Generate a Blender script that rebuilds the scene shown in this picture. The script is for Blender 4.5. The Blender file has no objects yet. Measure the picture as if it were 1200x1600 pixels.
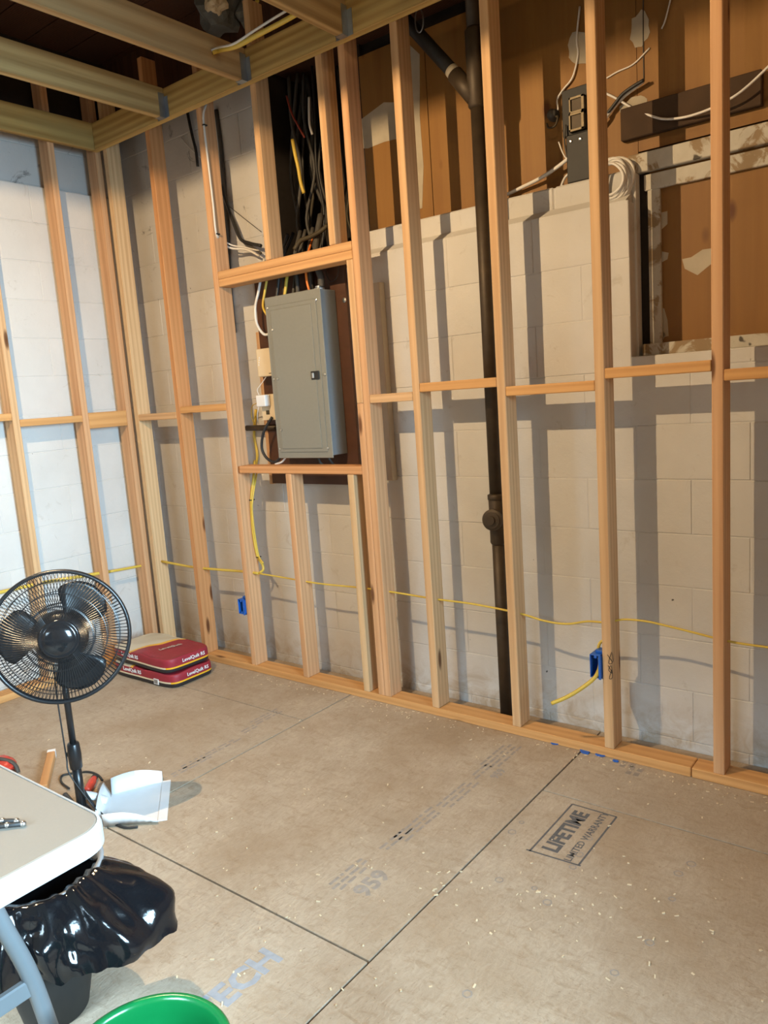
import bpy, bmesh, math, random
from mathutils import Vector, Matrix, noise as mnoise
random.seed(7)
S = 0.4064                                   # 16 inch stud spacing
sc = bpy.context.scene
C = sc.collection
# ------------------------------------------------------------------ camera
FPX = 1195.93
yaw, pit, rol = -0.667954, -0.153831, -0.0710739
CAM = Vector((3.15534, -2.71750, 1.47570))
cf = Vector((math.sin(yaw)*math.cos(pit), math.cos(yaw)*math.cos(pit), math.sin(pit)))
r0 = Vector((math.cos(yaw), -math.sin(yaw), 0)); u0 = r0.cross(cf)
cr = math.cos(rol)*r0 + math.sin(rol)*u0
cu = -math.sin(rol)*r0 + math.cos(rol)*u0
cam = bpy.data.cameras.new('camera'); camo = bpy.data.objects.new('camera', cam); C.objects.link(camo)
cam.sensor_fit = 'VERTICAL'; cam.sensor_height = 36; cam.sensor_width = 27
cam.lens = FPX/1600*36; cam.clip_start = 0.05
camo.matrix_world = Matrix(((cr.x, cu.x, -cf.x, CAM.x), (cr.y, cu.y, -cf.y, CAM.y), (cr.z, cu.z, -cf.z, CAM.z), (0, 0, 0, 1)))
sc.camera = camo
# ------------------------------------------------------------------ world, light, exposure
w = bpy.data.worlds.new('world'); sc.world = w; w.use_nodes = True
w.node_tree.nodes['Background'].inputs[0].default_value = (0.62, 0.80, 1.0, 1)
w.node_tree.nodes['Background'].inputs[1].default_value = 0.07
def area(name, loc, target, sx, sy, power, col):
    l = bpy.data.lights.new(name, 'AREA'); l.shape = 'RECTANGLE'; l.size = sx; l.size_y = sy; l.energy = power; l.color = col
    o = bpy.data.objects.new(name, l); C.objects.link(o); o.location = loc
    o.rotation_euler = (Vector(target)-Vector(loc)).to_track_quat('-Z', 'Y').to_euler(); return o
win_l = area('daylight_window', (4.64, -1.95, 1.7), (-1, -1.85, .6), 1.3, 1.2, 80, (0.50, 0.78, 1.0)); win_l.data.spread = math.radians(66)
fill_l = area('rear_fill', (1.9, -4.5, 1.65), (1.8, -2.45, 0), 1.8, .9, 38, (0.60, 0.83, 1.0)); fill_l.data.spread = math.radians(50)  # unseen fill light added to cool and brighten the near floor
LAMP = Vector((1.0, -1.95, 2.865))
vs = sc.view_settings
vs.view_transform = 'Standard'; vs.look = 'None'; vs.exposure = 0.02; vs.gamma = 1; vs.use_curve_mapping = False

# ------------------------------------------------------------------ helpers
def at(px, py, axis, val):
    """the point of the place seen at a pixel, on the plane axis = val"""
    d = cf*FPX + cr*(px-600) - cu*(py-800)
    return CAM + d*((val-CAM[axis])/d[axis])
def ay(px, py, v): return at(px, py, 1, v)
def az(px, py, v): return at(px, py, 2, v)
def ax_(px, py, v): return at(px, py, 0, v)
def link(name, me, mat=None, parent=None):
    o = bpy.data.objects.new(name, me); C.objects.link(o)
    if mat is not None and len(me.materials) == 0: me.materials.append(mat)
    if parent is not None: o.parent = parent
    return o
def fin(name, bm, mat=None, parent=None, smooth=False):
    me = bpy.data.meshes.new(name); bmesh.ops.recalc_face_normals(bm, faces=bm.faces); bm.to_mesh(me); bm.free()
    if smooth:
        for p in me.polygons: p.use_smooth = True
    return link(name, me, mat, parent)
def tag(o, label, cat, group=None):
    o['label'] = label; o['category'] = cat
    if group: o['group'] = group
    return o
def thing(name, label, cat, loc=(0, 0, 0), rotz=0, group=None):
    o = bpy.data.objects.new(name, None); C.objects.link(o); o.location = loc; o.rotation_euler = (0, 0, rotz); o.empty_display_size = 0.1
    return tag(o, label, cat, group)
def struct(o): o['kind'] = 'structure'; return o
def addbox(bm, lo, hi, bev=0.0, seg=1):
    r = bmesh.ops.create_cube(bm, size=1.0); vs_ = r['verts']
    for v in vs_:
        v.co = Vector([lo[i]+(v.co[i]+.5)*(hi[i]-lo[i]) for i in range(3)])
    if bev > 0:
        es = list({e for v in vs_ for e in v.link_edges})
        bmesh.ops.bevel(bm, geom=es, offset=bev, segments=seg, affect='EDGES', profile=.5)
def box(name, lo, hi, mat, parent=None, bev=0.0, seg=1, pivot=True):
    lo = Vector(lo); hi = Vector(hi); c = (lo+hi)/2; c.z = lo.z
    if not pivot: c = Vector((0, 0, 0))
    bm = bmesh.new(); addbox(bm, lo-c, hi-c, bev, seg)
    o = fin(name, bm, mat, parent); o.location = c
    return o
def catmull(pts, n=6):
    pts = [Vector(p) for p in pts]
    if len(pts) < 3: return pts
    out = []
    P = [pts[0]*2-pts[1]]+pts+[pts[-1]*2-pts[-2]]
    for i in range(1, len(P)-2):
        a, b, c, d = P[i-1], P[i], P[i+1], P[i+2]
        for k in range(n):
            t = k/n
            out.append(.5*((2*b)+(c-a)*t+(2*a-5*b+4*c-d)*t*t+(3*b-a-3*c+d)*t**3))
    out.append(pts[-1]); return out
def addtube(bm, pts, r, sides=8, cap=True, flat=1.0, closed=False):
    n = len(pts); rings = []; up = None
    for i in range(n):
        if closed: t = (pts[(i+1) % n]-pts[i-1]).normalized()
        else: t = (pts[min(i+1, n-1)]-pts[max(i-1, 0)]).normalized()
        if up is None:
            up = Vector((0, 0, 1)) if abs(t.z) < .9 else Vector((1, 0, 0))
        sd = t.cross(up)
        if sd.length < 1e-5: sd = t.cross(Vector((0, 1, 0)))
        sd.normalize(); up = sd.cross(t).normalized()
        rr = r[i] if isinstance(r, (list, tuple)) else r
        rings.append([bm.verts.new(pts[i]+sd*math.cos(2*math.pi*k/sides)*rr*flat+up*math.sin(2*math.pi*k/sides)*rr) for k in range(sides)])
    m = n if closed else n-1
    for i in range(m):
        a, b = rings[i], rings[(i+1) % n]
        for k in range(sides):
            bm.faces.new((a[k], a[(k+1) % sides], b[(k+1) % sides], b[k]))
    if cap and not closed:
        bm.faces.new(rings[0][::-1]); bm.faces.new(rings[-1])
def tube(name, pts, r, mat, parent=None, sides=8, smooth=True, sub=6, flat=1.0):
    bm = bmesh.new(); p = catmull(pts, sub) if sub else [Vector(q) for q in pts]
    if isinstance(r, (list, tuple)) and len(r) != len(p):
        rr = [r[min(int(i/(len(p)-1)*(len(r)-1)+.5), len(r)-1)] for i in range(len(p))]; r = rr
    addtube(bm, p, r, sides, True, flat)
    return fin(name, bm, mat, parent, smooth)
def addlathe(bm, prof, M=Matrix.Identity(4), n=32, caps=True):
    rings = []
    for (r, z) in prof:
        rings.append([bm.verts.new(M @ Vector((r*math.cos(2*math.pi*k/n), r*math.sin(2*math.pi*k/n), z))) for k in range(n)])
    for a, b in zip(rings, rings[1:]):
        for k in range(n): bm.faces.new((a[k], a[(k+1) % n], b[(k+1) % n], b[k]))
    if caps:
        bm.faces.new(rings[0][::-1]); bm.faces.new(rings[-1])
def lathe(name, prof, mat, parent=None, loc=(0, 0, 0), n=32, M=None, caps=True, smooth=True):
    bm = bmesh.new(); addlathe(bm, prof, M or Matrix.Identity(4), n, caps)
    o = fin(name, bm, mat, parent, smooth); o.location = loc
    return o
def frame(z):
    z = Vector(z).normalized(); a = Vector((0, 0, 1)) if abs(z.z) < .95 else Vector((1, 0, 0))
    x = a.cross(z).normalized(); y = z.cross(x)
    return Matrix(((x.x, y.x, z.x, 0), (x.y, y.y, z.y, 0), (x.z, y.z, z.z, 0), (0, 0, 0, 1)))
def patch(name, pts, thick, mat, parent=None):
    """a thin solid irregular patch: outline points on a plane, thickness vector"""
    bm = bmesh.new(); t = Vector(thick)
    a = [bm.verts.new(Vector(p)) for p in pts]; b = [bm.verts.new(Vector(p)+t) for p in pts]
    n = len(pts)
    bm.faces.new(a[::-1]); bm.faces.new(b)
    for i in range(n): bm.faces.new((a[i], a[(i+1) % n], b[(i+1) % n], b[i]))
    return fin(name, bm, mat, parent)
def text_mesh(name, body, size, mat, M, parent=None, depth=0.0006, align='CENTER', space=1.0, bold=0.0, sx=1.0):
    cu_ = bpy.data.curves.new('t', 'FONT'); cu_.body = body; cu_.size = size; cu_.extrude = depth; cu_.align_x = align; cu_.align_y = 'CENTER'
    cu_.space_character = space; cu_.offset = bold; cu_.resolution_u = 2
    to = bpy.data.objects.new('t', cu_); C.objects.link(to)
    dg = bpy.context.evaluated_depsgraph_get(); me = bpy.data.meshes.new_from_object(to.evaluated_get(dg))
    bpy.data.objects.remove(to); bpy.data.curves.remove(cu_)
    me.name = name; me.materials.clear(); me.transform(Matrix.Diagonal((sx, 1, 1, 1)))
    o = link(name, me, mat, parent); o.matrix_local = M
    return o

# ------------------------------------------------------------------ materials
class NT:
    def __init__(s, name):
        s.m = bpy.data.materials.new(name); s.m.use_nodes = True; s.t = s.m.node_tree; s.b = s.t.nodes['Principled BSDF']
    def n(s, kind, **k):
        nd = s.t.nodes.new(kind)
        for a, v in k.items():
            if a.startswith('i_'):
                key = a[2:]; key = int(key) if key.isdigit() else key.replace('_', ' ')
                nd.inputs[key].default_value = v
            else: setattr(nd, a, v)
        return nd
    def l(s, a, b): s.t.links.new(a, b)
    def mix(s, fac, a, b, mode='MIX'):
        nd = s.t.nodes.new('ShaderNodeMix'); nd.data_type = 'RGBA'; nd.blend_type = mode
        for sock, v in ((nd.inputs[0], fac), (nd.inputs[6], a), (nd.inputs[7], b)):
            if hasattr(v, 'is_linked'): s.l(v, sock)
            elif isinstance(v, (int, float)): sock.default_value = v
            else: sock.default_value = (*v[:3], 1)
        return nd.outputs[2]
    def ramp(s, fac, stops):
        nd = s.t.nodes.new('ShaderNodeValToRGB'); e = nd.color_ramp.elements
        while len(e) < len(stops): e.new(.5)
        for el, (p, c) in zip(e, stops):
            el.position = p; el.color = (*c, 1) if isinstance(c, tuple) else (c, c, c, 1)
        s.l(fac, nd.inputs[0]); return nd.outputs[0]
    def math(s, op, a, b=None, c=None):
        nd = s.t.nodes.new('ShaderNodeMath'); nd.operation = op
        for i, v in enumerate((a, b, c)):
            if v is None: continue
            if hasattr(v, 'is_linked'): s.l(v, nd.inputs[i])
            else: nd.inputs[i].default_value = v
        return nd.outputs[0]
    def coords(s, kind='Object', scale=(1, 1, 1), rnd=0.0):
        tc = s.n('ShaderNodeTexCoord'); src = tc.outputs[kind]
        if kind == 'World':
            pass
        if rnd:
            oi = s.n('ShaderNodeObjectInfo'); vm = s.n('ShaderNodeVectorMath', operation='SCALE'); 
            vm.inputs[0].default_value = (1.0, 1.7, 2.3); s.l(s.math('MULTIPLY', oi.outputs['Random'], rnd), vm.inputs['Scale'])
            va = s.n('ShaderNodeVectorMath', operation='ADD'); s.l(src, va.inputs[0]); s.l(vm.outputs[0], va.inputs[1]); src = va.outputs[0]
        mp = s.n('ShaderNodeMapping'); mp.inputs['Scale'].default_value = scale; s.l(src, mp.inputs[0])
        return mp.outputs[0]
    def worldpos(s, scale=(1, 1, 1)):
        g = s.n('ShaderNodeNewGeometry'); mp = s.n('ShaderNodeMapping'); mp.inputs['Scale'].default_value = scale; s.l(g.outputs['Position'], mp.inputs[0]); return mp.outputs[0]
    def noise(s, vec, scale, detail=3, rough=.5, dist=0.0):
        nd = s.n('ShaderNodeTexNoise'); nd.inputs['Scale'].default_value = scale; nd.inputs['Detail'].default_value = detail
        nd.inputs['Roughness'].default_value = rough; nd.inputs['Distortion'].default_value = dist; s.l(vec, nd.inputs['Vector']); return nd.outputs['Fac']
    def bump(s, h, strength=.3, dist=.002):
        b = s.n('ShaderNodeBump'); b.inputs['Strength'].default_value = strength; b.inputs['Distance'].default_value = dist
        s.l(h, b.inputs['Height']); s.l(b.outputs[0], s.b.inputs['Normal'])
    def out(s, col=None, rough=.6, metal=0.0, spec=.5):
        if col is not None:
            if hasattr(col, 'is_linked'): s.l(col, s.b.inputs['Base Color'])
            else: s.b.inputs['Base Color'].default_value = (*col, 1)
        if hasattr(rough, 'is_linked'): s.l(rough, s.b.inputs['Roughness'])
        else: s.b.inputs['Roughness'].default_value = rough
        s.b.inputs['Metallic'].default_value = metal; s.b.inputs['Specular IOR Level'].default_value = spec
        return s.m
def plain(name, col, rough=.5, metal=0.0, var=.12, scale=30, spec=.5, bump=0.0):
    t = NT(name); v = t.coords('Object', rnd=9.0); nz = t.noise(v, scale, 3)
    c = t.mix(nz, tuple(x*(1-var) for x in col), tuple(min(1, x*(1+var)) for x in col))
    if bump: t.bump(nz, bump, .001)
    return t.out(c, rough, metal, spec)
def wood(name, light, dark, knots=.5, ring=26, rough=.72, stain=None, wk=.28):
    t = NT(name)
    v = t.coords('Object', (1, 1, .045), rnd=3.0)
    wv = t.n('ShaderNodeTexWave', wave_type='RINGS', rings_direction='Z'); wv.inputs['Scale'].default_value = ring; wv.inputs['Distortion'].default_value = 3.5
    wv.inputs['Detail'].default_value = 2; wv.inputs['Detail Scale'].default_value = 1.2; t.l(v, wv.inputs['Vector'])
    v2 = t.coords('Object', (90, 90, 2.2), rnd=11.0); fine = t.noise(v2, 1.0, 4, .6)
    v3 = t.coords('Object', (6, 6, 1.1), rnd=17.0); big = t.noise(v3, 1.0, 3)
    g = t.math('ADD', t.math('MULTIPLY', wv.outputs['Fac'], wk), t.math('MULTIPLY', fine, .62))
    col = t.mix(t.ramp(g, [(.25, 0.0), (.8, 1.0)]), light, dark)
    col = t.mix(t.math('MULTIPLY', t.ramp(big, [(.35, 0.0), (.75, 1.0)]), .45), col, tuple(a*.55+b*.3 for a, b in zip(light, dark)))
    if stain: col = t.mix(t.ramp(t.noise(t.coords('Object', (9, 9, 1.6), rnd=5.0), 1.0, 3), [(.52, 0.0), (.68, .55)]), col, stain)
    vk = t.coords('Object', (9, 9, 2.3), rnd=23.0)
    vo = t.n('ShaderNodeTexVoronoi'); vo.inputs['Scale'].default_value = 1.0; t.l(vk, vo.inputs['Vector'])
    sep = t.n('ShaderNodeSeparateColor'); t.l(vo.outputs['Color'], sep.inputs[0])
    kn = t.math('MULTIPLY', t.ramp(vo.outputs['Distance'], [(.0, 1.0), (.08, .85), (.14, 0.0)]), t.math('GREATER_THAN', sep.outputs[0], 1-knots))
    col = t.mix(kn, col, (.10, .035, .012))
    oi = t.n('ShaderNodeObjectInfo'); col = t.mix(1.0, col, oi.outputs['Color'], 'MULTIPLY')
    t.bump(t.math('ADD', fine, t.math('MULTIPLY', wv.outputs['Fac'], .4)), .25, .0015)
    return t.out(col, rough, 0, .3)
M = {}
M['stud'] = wood('stud_pine', (.68, .44, .25), (.47, .26, .125), ring=14, knots=.75)
M['treated'] = wood('treated_lumber', (.56, .385, .145), (.34, .205, .065), knots=.35, ring=10, stain=(.40, .31, .13), wk=.45)
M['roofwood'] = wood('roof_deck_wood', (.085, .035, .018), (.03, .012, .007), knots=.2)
def paint_block(name, base, dirty, dk=.35):
    t = NT(name); p = t.worldpos()
    n1 = t.noise(p, 2.2, 4, .6); n2 = t.noise(p, 55, 4, .65); n3 = t.noise(p, 9, 5, .7, 1.0)
    c = t.mix(t.ramp(n1, [(.35, 0.0), (.7, 1.0)]), base, tuple(x*.88 for x in base))
    oi = t.n('ShaderNodeObjectInfo')
    c = t.mix(t.math('MULTIPLY', oi.outputs['Random'], .10), c, (.45, .42, .37))
    c = t.mix(t.math('MULTIPLY', t.ramp(n3, [(.62, 0.0), (.70, 1.0)]), dk), c, dirty)
    sx = t.n('ShaderNodeSeparateXYZ'); t.l(p, sx.inputs[0])
    low = t.math('MULTIPLY', t.ramp(sx.outputs[2], [(.02, 1.0), (.22, 0.0)]), t.ramp(n3, [(.4, 0.0), (.62, 1.0)]))
    c = t.mix(t.math('MULTIPLY', low, .7), c, (.40, .29, .17))
    sp = t.noise(p, 24, 2, .5); c = t.mix(t.ramp(sp, [(.775, 0.0), (.80, .9)]), c, (.05, .045, .04))
    t.bump(t.math('ADD', t.math('MULTIPLY', n2, .7), t.math('MULTIPLY', n3, .6)), .5, .004)
    return t.out(c, .85, 0, .25)
M['block_mortar'] = paint_block('painted_mortar', (.65, .635, .605), (.38, .34, .29))
M['block'] = paint_block('painted_block', (.66, .645, .615), (.40, .36, .30))
M['block_shaded'] = paint_block('painted_block_shaded', (.56, .55, .53), (.09, .085, .08), .6)  # same wall paint, base darkened for shade on the upper courses; smudges are dirt
def plywood(name):
    t = NT(name); p = t.worldpos((14, 14, .8)); g = t.noise(p, 1.0, 4, .6, .6); g2 = t.noise(t.worldpos((70, 70, 3)), 1.0, 3)
    b = t.noise(t.worldpos(), 1.6, 3)
    c = t.mix(t.ramp(g, [(.3, 0.0), (.75, 1.0)]), (.32, .165, .042), (.23, .108, .026))
    c = t.mix(t.math('MULTIPLY', g2, .2), c, (.22, .09, .02))
    c = t.mix(t.ramp(b, [(.4, 0.0), (.75, .55)]), c, (.20, .095, .03))
    vo = t.n('ShaderNodeTexVoronoi'); vo.inputs['Scale'].default_value = 1.0; t.l(t.worldpos((5, 5, 2.4)), vo.inputs['Vector'])
    c = t.mix(t.ramp(vo.outputs['Distance'], [(.05, .9), (.11, 0.0)]), c, (.10, .03, .01))
    t.bump(g2, .2, .001)
    return t.out(c, .55, 0, .3)
M['ply'] = plywood('stained_plywood')
def subfloor():
    t = NT('subfloor_panel_surface'); p = t.worldpos((1, 1, 1))
    f1 = t.noise(t.worldpos((60, 22, 1)), 1.0, 4, .65, 1.5); f2 = t.noise(p, 3.0, 4, .6); f3 = t.noise(t.worldpos((14, 34, 1)), 1.0, 6, .75, .8)
    c = t.mix(t.ramp(f1, [(.3, 0.0), (.7, 1.0)]), (.50, .405, .30), (.38, .295, .21))
    c = t.mix(t.math('MULTIPLY', t.ramp(f3, [(.52, 0.0), (.66, 1.0)]), .5), c, (.26, .17, .095))
    c = t.mix(t.ramp(f2, [(.42, 0.0), (.72, .55)]), c, (.29, .20, .12))
    f4 = t.noise(p, 1.1, 3, .55, .6); c = t.mix(t.ramp(f4, [(.50, 0.0), (.68, .45)]), c, (.27, .17, .085))
    oi = t.n('ShaderNodeObjectInfo'); c = t.mix(t.math('MULTIPLY', oi.outputs['Random'], .22), c, (.42, .37, .31))
    sp = t.noise(p, 95, 3, .6); c = t.mix(t.ramp(sp, [(.64, 0.0), (.72, .55)]), c, (.17, .11, .06))
    t.bump(t.math('ADD', f1, t.math('ADD', f3, t.math('MULTIPLY', sp, .6))), .6, .003)
    return t.out(c, t.ramp(f2, [(.3, .62), (.7, .8)]), 0, .35)
M['subfloor'] = subfloor()
M['ink'] = plain('floor_print_ink', (.10, .095, .095), .8, var=.4, scale=60)
M['ink_faint'] = plain('faded_print_ink', (.30, .255, .215), .85, var=.35, scale=60)
M['ink_blue'] = plain('blue_grey_print_ink', (.29, .295, .315), .85, var=.3, scale=40)
M['dark'] = plain('unlit_void_black', (.02, .014, .010), .9, var=.4)  # near-black colour carries the shade of unlit depths
M['panel'] = plain('grey_enamel_steel', (.225, .22, .185), .42, var=.05, scale=80, bump=.04)
M['panel_side'] = plain('grey_painted_box_steel', (.20, .23, .25), .45, var=.05)
M['steel'] = plain('bright_screw_steel', (.6, .6, .58), .3, 1.0, var=.1)
M['galv'] = plain('galvanized_steel', (.42, .47, .52), .38, .9, var=.25, scale=25)
M['blackp'] = plain('black_plastic', (.012, .012, .013), .32, var=.2)
M['blackm'] = plain('matte_black', (.015, .014, .013), .6, var=.2)
M['backing'] = plain('dark_brown_stained_board', (.075, .028, .012), .6, var=.35, scale=14)
M['iron'] = plain('rusty_cast_iron', (.055, .038, .022), .55, .35, var=.5, scale=18, bump=.3)
M['yellow'] = plain('yellow_cable_jacket', (.66, .47, .07), .45, var=.08)
M['whitec'] = plain('white_cable_jacket', (.74, .72, .68), .5, var=.06)
M['greyc'] = plain('old_grey_cable_jacket', (.065, .06, .052), .65, var=.3, scale=15)
M['olivec'] = plain('old_olive_cable_jacket', (.05, .038, .018), .65, var=.3, scale=15)
M['blackc'] = plain('black_cable_jacket', (.018, .018, .018), .5, var=.2)
M['orange'] = plain('orange_cable_jacket', (.78, .20, .03), .45, var=.08)
M['redw'] = plain('red_wire', (.30, .05, .03), .5)
M['blue'] = plain('blue_plastic', (.012, .115, .50), .38, var=.1)
M['cream'] = plain('cream_plastic', (.72, .58, .38), .4, var=.04)
M['whitep'] = plain('white_plastic', (.80, .80, .80), .35, var=.03)
M['patch'] = plain('white_paint_patch', (.44, .385, .29), .9, var=.22, scale=14, bump=.2)
def worn():
    t = NT('worn_white_paint'); p = t.worldpos(); n1 = t.noise(p, 9, 5, .65, .8); n2 = t.noise(p, 30, 3)
    c = t.mix(n2, (.60, .57, .50), (.46, .43, .36))
    c = t.mix(t.ramp(n1, [(.54, 0.0), (.60, .85)]), c, (.26, .17, .08))
    c = t.mix(t.ramp(t.noise(p, 16, 2), [(.68, 0.0), (.72, .9)]), c, (.05, .04, .03))
    t.bump(n1, .4, .002); return t.out(c, .85, 0, .3)
M['whitewood'] = worn()
M['redwood'] = plain('red_brown_timber', (.06, .032, .014), .85, var=.5, scale=9)
M['tabletop'] = plain('beige_table_plastic', (.235, .21, .175), .5, var=.04, scale=200, bump=.05)
M['tableedge'] = plain('table_edge_daylit', (.43, .43, .42), .4, var=.03)  # same plastic as the top, lightened to carry daylight on the rim
M['tubegrey'] = plain('grey_painted_tube', (.15, .165, .175), .4, .1, var=.06)
M['bin'] = plain('grey_bin_plastic', (.26, .275, .29), .4, var=.08)
M['green'] = plain('green_bucket_plastic', (.004, .135, .035), .22, var=.06)
M['chip'] = plain('wood_shaving', (.66, .54, .36), .8, var=.2)
M['red'] = plain('red_plastic', (.52, .05, .03), .4)
M['dullmetal'] = plain('dull_aged_metal', (.20, .16, .10), .55, .5, var=.3)
M['palewood'] = plain('pale_bare_wood', (.50, .43, .33), .85, var=.15, scale=12)
M['gloss'] = plain('glossy_black_plastic', (.012, .012, .013), .14, var=.2)
M['insul'] = plain('grey_insulation', (.16, .17, .17), .9, var=.35, scale=20)
M['marker'] = plain('black_marker_ink', (.03, .025, .02), .8)
def bagmat():
    t = NT('black_bag_film'); n = t.noise(t.coords('Object', (1, 1, 1)), 22, 3, .6)
    t.bump(n, .35, .004); return t.out((.006, .0065, .008), .14, 0, .55)
M['bag'] = bagmat()
def sackmat():
    t = NT('printed_sack_paper'); tc = t.n('ShaderNodeTexCoord'); sx = t.n('ShaderNodeSeparateXYZ'); t.l(tc.outputs['Object'], sx.inputs[0])
    X, Y, Z = sx.outputs
    red = (.28, .022, .035); nz = t.noise(tc.outputs['Object'], 18, 3)
    c = t.mix(nz, (.32, .025, .04), (.24, .018, .03))
    bl = t.math('ADD', Z, t.math('MULTIPLY', X, .0))
    c = t.mix(t.math('LESS_THAN', Z, .034), c, (.70, .60, .42))
    yel = t.math('MULTIPLY', t.math('LESS_THAN', Z, .034), t.math('GREATER_THAN', t.math('SUBTRACT', t.math('ABSOLUTE', X), .2), .045))
    c = t.mix(yel, c, (.80, .42, .02))
    c = t.mix(t.math('LESS_THAN', Z, .025), c, (.025, .022, .024))
    top = t.math('GREATER_THAN', Z, .070)
    e = t.math('ADD', X, t.math('MULTIPLY', Y, -.35))
    c = t.mix(t.math('MULTIPLY', top, t.math('LESS_THAN', e, -.01)), c, (.75, .42, .05))
    c = t.mix(t.math('MULTIPLY', top, t.math('LESS_THAN', e, -.035)), c, (.58, .52, .40))
    t.bump(nz, .2, .003)
    return t.out(c, .5, 0, .4)
M['sack'] = sackmat()

# ------------------------------------------------------------------ floor
floor = struct(box('floor', (-1.4, -4.6, -.25), (4.8, .9, -.022), M['roofwood'], pivot=False))
XS = [-1.0, .715, 1.935, 3.155, 4.7]; G = .0035
cuts = [[-4.5, -2.78, -.34, .205], [-4.5, -3.81, -1.37, .205], [-4.5, -2.79, -.353, .205], [-4.5, -3.81, -1.37, .205]]
sheets = []
for i in range(4):
    for j in range(3):
        sheets.append(box('subfloor_panel', (XS[i]+G, cuts[i][j]+G, -.0225), (XS[i+1]-G, cuts[i][j+1]-G, 0), M['subfloor'], floor, .0004))
def sheet_at(x, y):
    for s in sheets:
        lo = Vector(s.bound_box[0])+s.location; hi = Vector(s.bound_box[6])+s.location
        if lo.x <= x <= hi.x and lo.y <= y <= hi.y: return s
    return sheets[0]
R90 = Matrix.Rotation(math.pi/2, 4, 'Z')
def fprint(body, x, y, size, mat, rot=math.pi/2, sx=1.0, bold=0.0, space=1.0):
    s = sheet_at(x, y)
    return text_mesh('printed_text', body, size, mat, Matrix.Translation(Vector((x, y, .0004))-s.location) @ Matrix.Rotation(rot, 4, 'Z'), s, .0003, sx=sx, bold=bold, space=space)
def fmark(name, segs, wd, mat):
    """ink strokes joined into one printed frame"""
    bm = bmesh.new(); mx = sum((a[0]+b[0])/2 for a, b in segs)/len(segs); my = sum((a[1]+b[1])/2 for a, b in segs)/len(segs); s = sheet_at(mx, my)
    for a, b in segs:
        a = Vector((*a, 0)); b = Vector((*b, 0)); d = (b-a).normalized(); n = Vector((-d.y, d.x, 0))*wd/2
        q = [a-n, b-n, b+n, a+n]
        lo = [bm.verts.new(v+Vector((0, 0, .0001))-s.location) for v in q]; hi = [bm.verts.new(v+Vector((0, 0, .0007))-s.location) for v in q]
        bm.faces.new(lo[::-1]); bm.faces.new(hi)
        for k in range(4): bm.faces.new((lo[k], lo[(k+1) % 4], hi[(k+1) % 4], hi[k]))
    return fin(name, bm, mat, s)
fprint('LIFETIME', 2.122, -.550, .074, M['ink'], bold=.0028, sx=.92)
fprint('LIMITED WARRANTY', 2.190, -.542, .034, M['ink'], bold=.0004, sx=.98)
fmark('printed_frame', [((2.068, -.715), (2.068, -.388)), ((2.068, -.388), (2.228, -.388)), ((2.228, -.388), (2.228, -.70)), ((2.055, -.712), (2.235, -.702))], .006, M['ink'])
# rows of small faded stamps along the middle panels: short strokes too worn to read
def dashes(x, y, nrow, length, mat, pitch=.022, seed=0, h=.010):
    rn = random.Random(seed); segs = []
    for r in range(nrow):
        yy = y-length/2+rn.random()*.03
        while yy < y+length/2:
            l = rn.uniform(.012, .05); segs.append(((x+r*pitch, yy), (x+r*pitch+rn.uniform(-.002, .002), yy+l))); yy += l+rn.uniform(.006, .018)
    fmark('faded_stamp', segs, h, mat)
for (px, py, nr, ln, mt, sd) in [(780, 1182, 4, .20, 'ink_faint', 1), (757, 1208, 2, .13, 'ink_faint', 2), (715, 1245, 3, .20, 'ink_faint', 3), (655, 1290, 3, .22, 'ink_faint', 4), (622, 1316, 2, .16, 'ink_faint', 5), (545, 1372, 3, .16, 'ink_faint', 6), (415, 1122, 3, .16, 'ink_faint', 7), (395, 1140, 2, .10, 'ink_faint', 8), (330, 1180, 2, .3, 'ink_faint', 9), (300, 1200, 2, .2, 'ink_faint', 10)]:
    p = az(px, py, 0); dashes(p.x-.03, p.y, nr, ln, M[mt], seed=sd)
p = az(582, 1380, 0); fprint('959', p.x, p.y, .085, M['ink_faint'], bold=.003)
p = az(775, 1208, 0); fprint('959', p.x+.01, p.y, .05, M['ink_faint'], bold=.002)
p = az(372, 1538, 0); fprint('TECH', p.x, p.y, .105, M['ink_blue'], bold=.004)
for (px, py, sz) in [(995, 1185, .03), (1003, 1198, .03)]:
    q = az(px-20, py+8, 0); dashes(q.x, q.y, 2, .07, M['ink_faint'], seed=int(px), pitch=.03, h=.02)
rn = random.Random(5)
segs = []
for (px, py) in [(1015, 1473), (730, 1553), (855, 1410), (1080, 1350), (780, 1375), (1060, 1365), (835, 1388), (895, 1355), (905, 1335), (920, 1310), (800, 1300), (815, 1285), (960, 1520), (1050, 1405), (175, 1492)]:
    q = az(px, py, 0); s_ = rn.uniform(.008, .014)
    pts = [(q.x+s_*math.cos(a), q.y+s_*math.sin(a)) for a in [k*math.pi/3 for k in range(6)]]
    fmark('stamped_ring', [(pts[k], pts[(k+1) % 6]) for k in range(6)], .004, M['ink_faint'])

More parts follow.
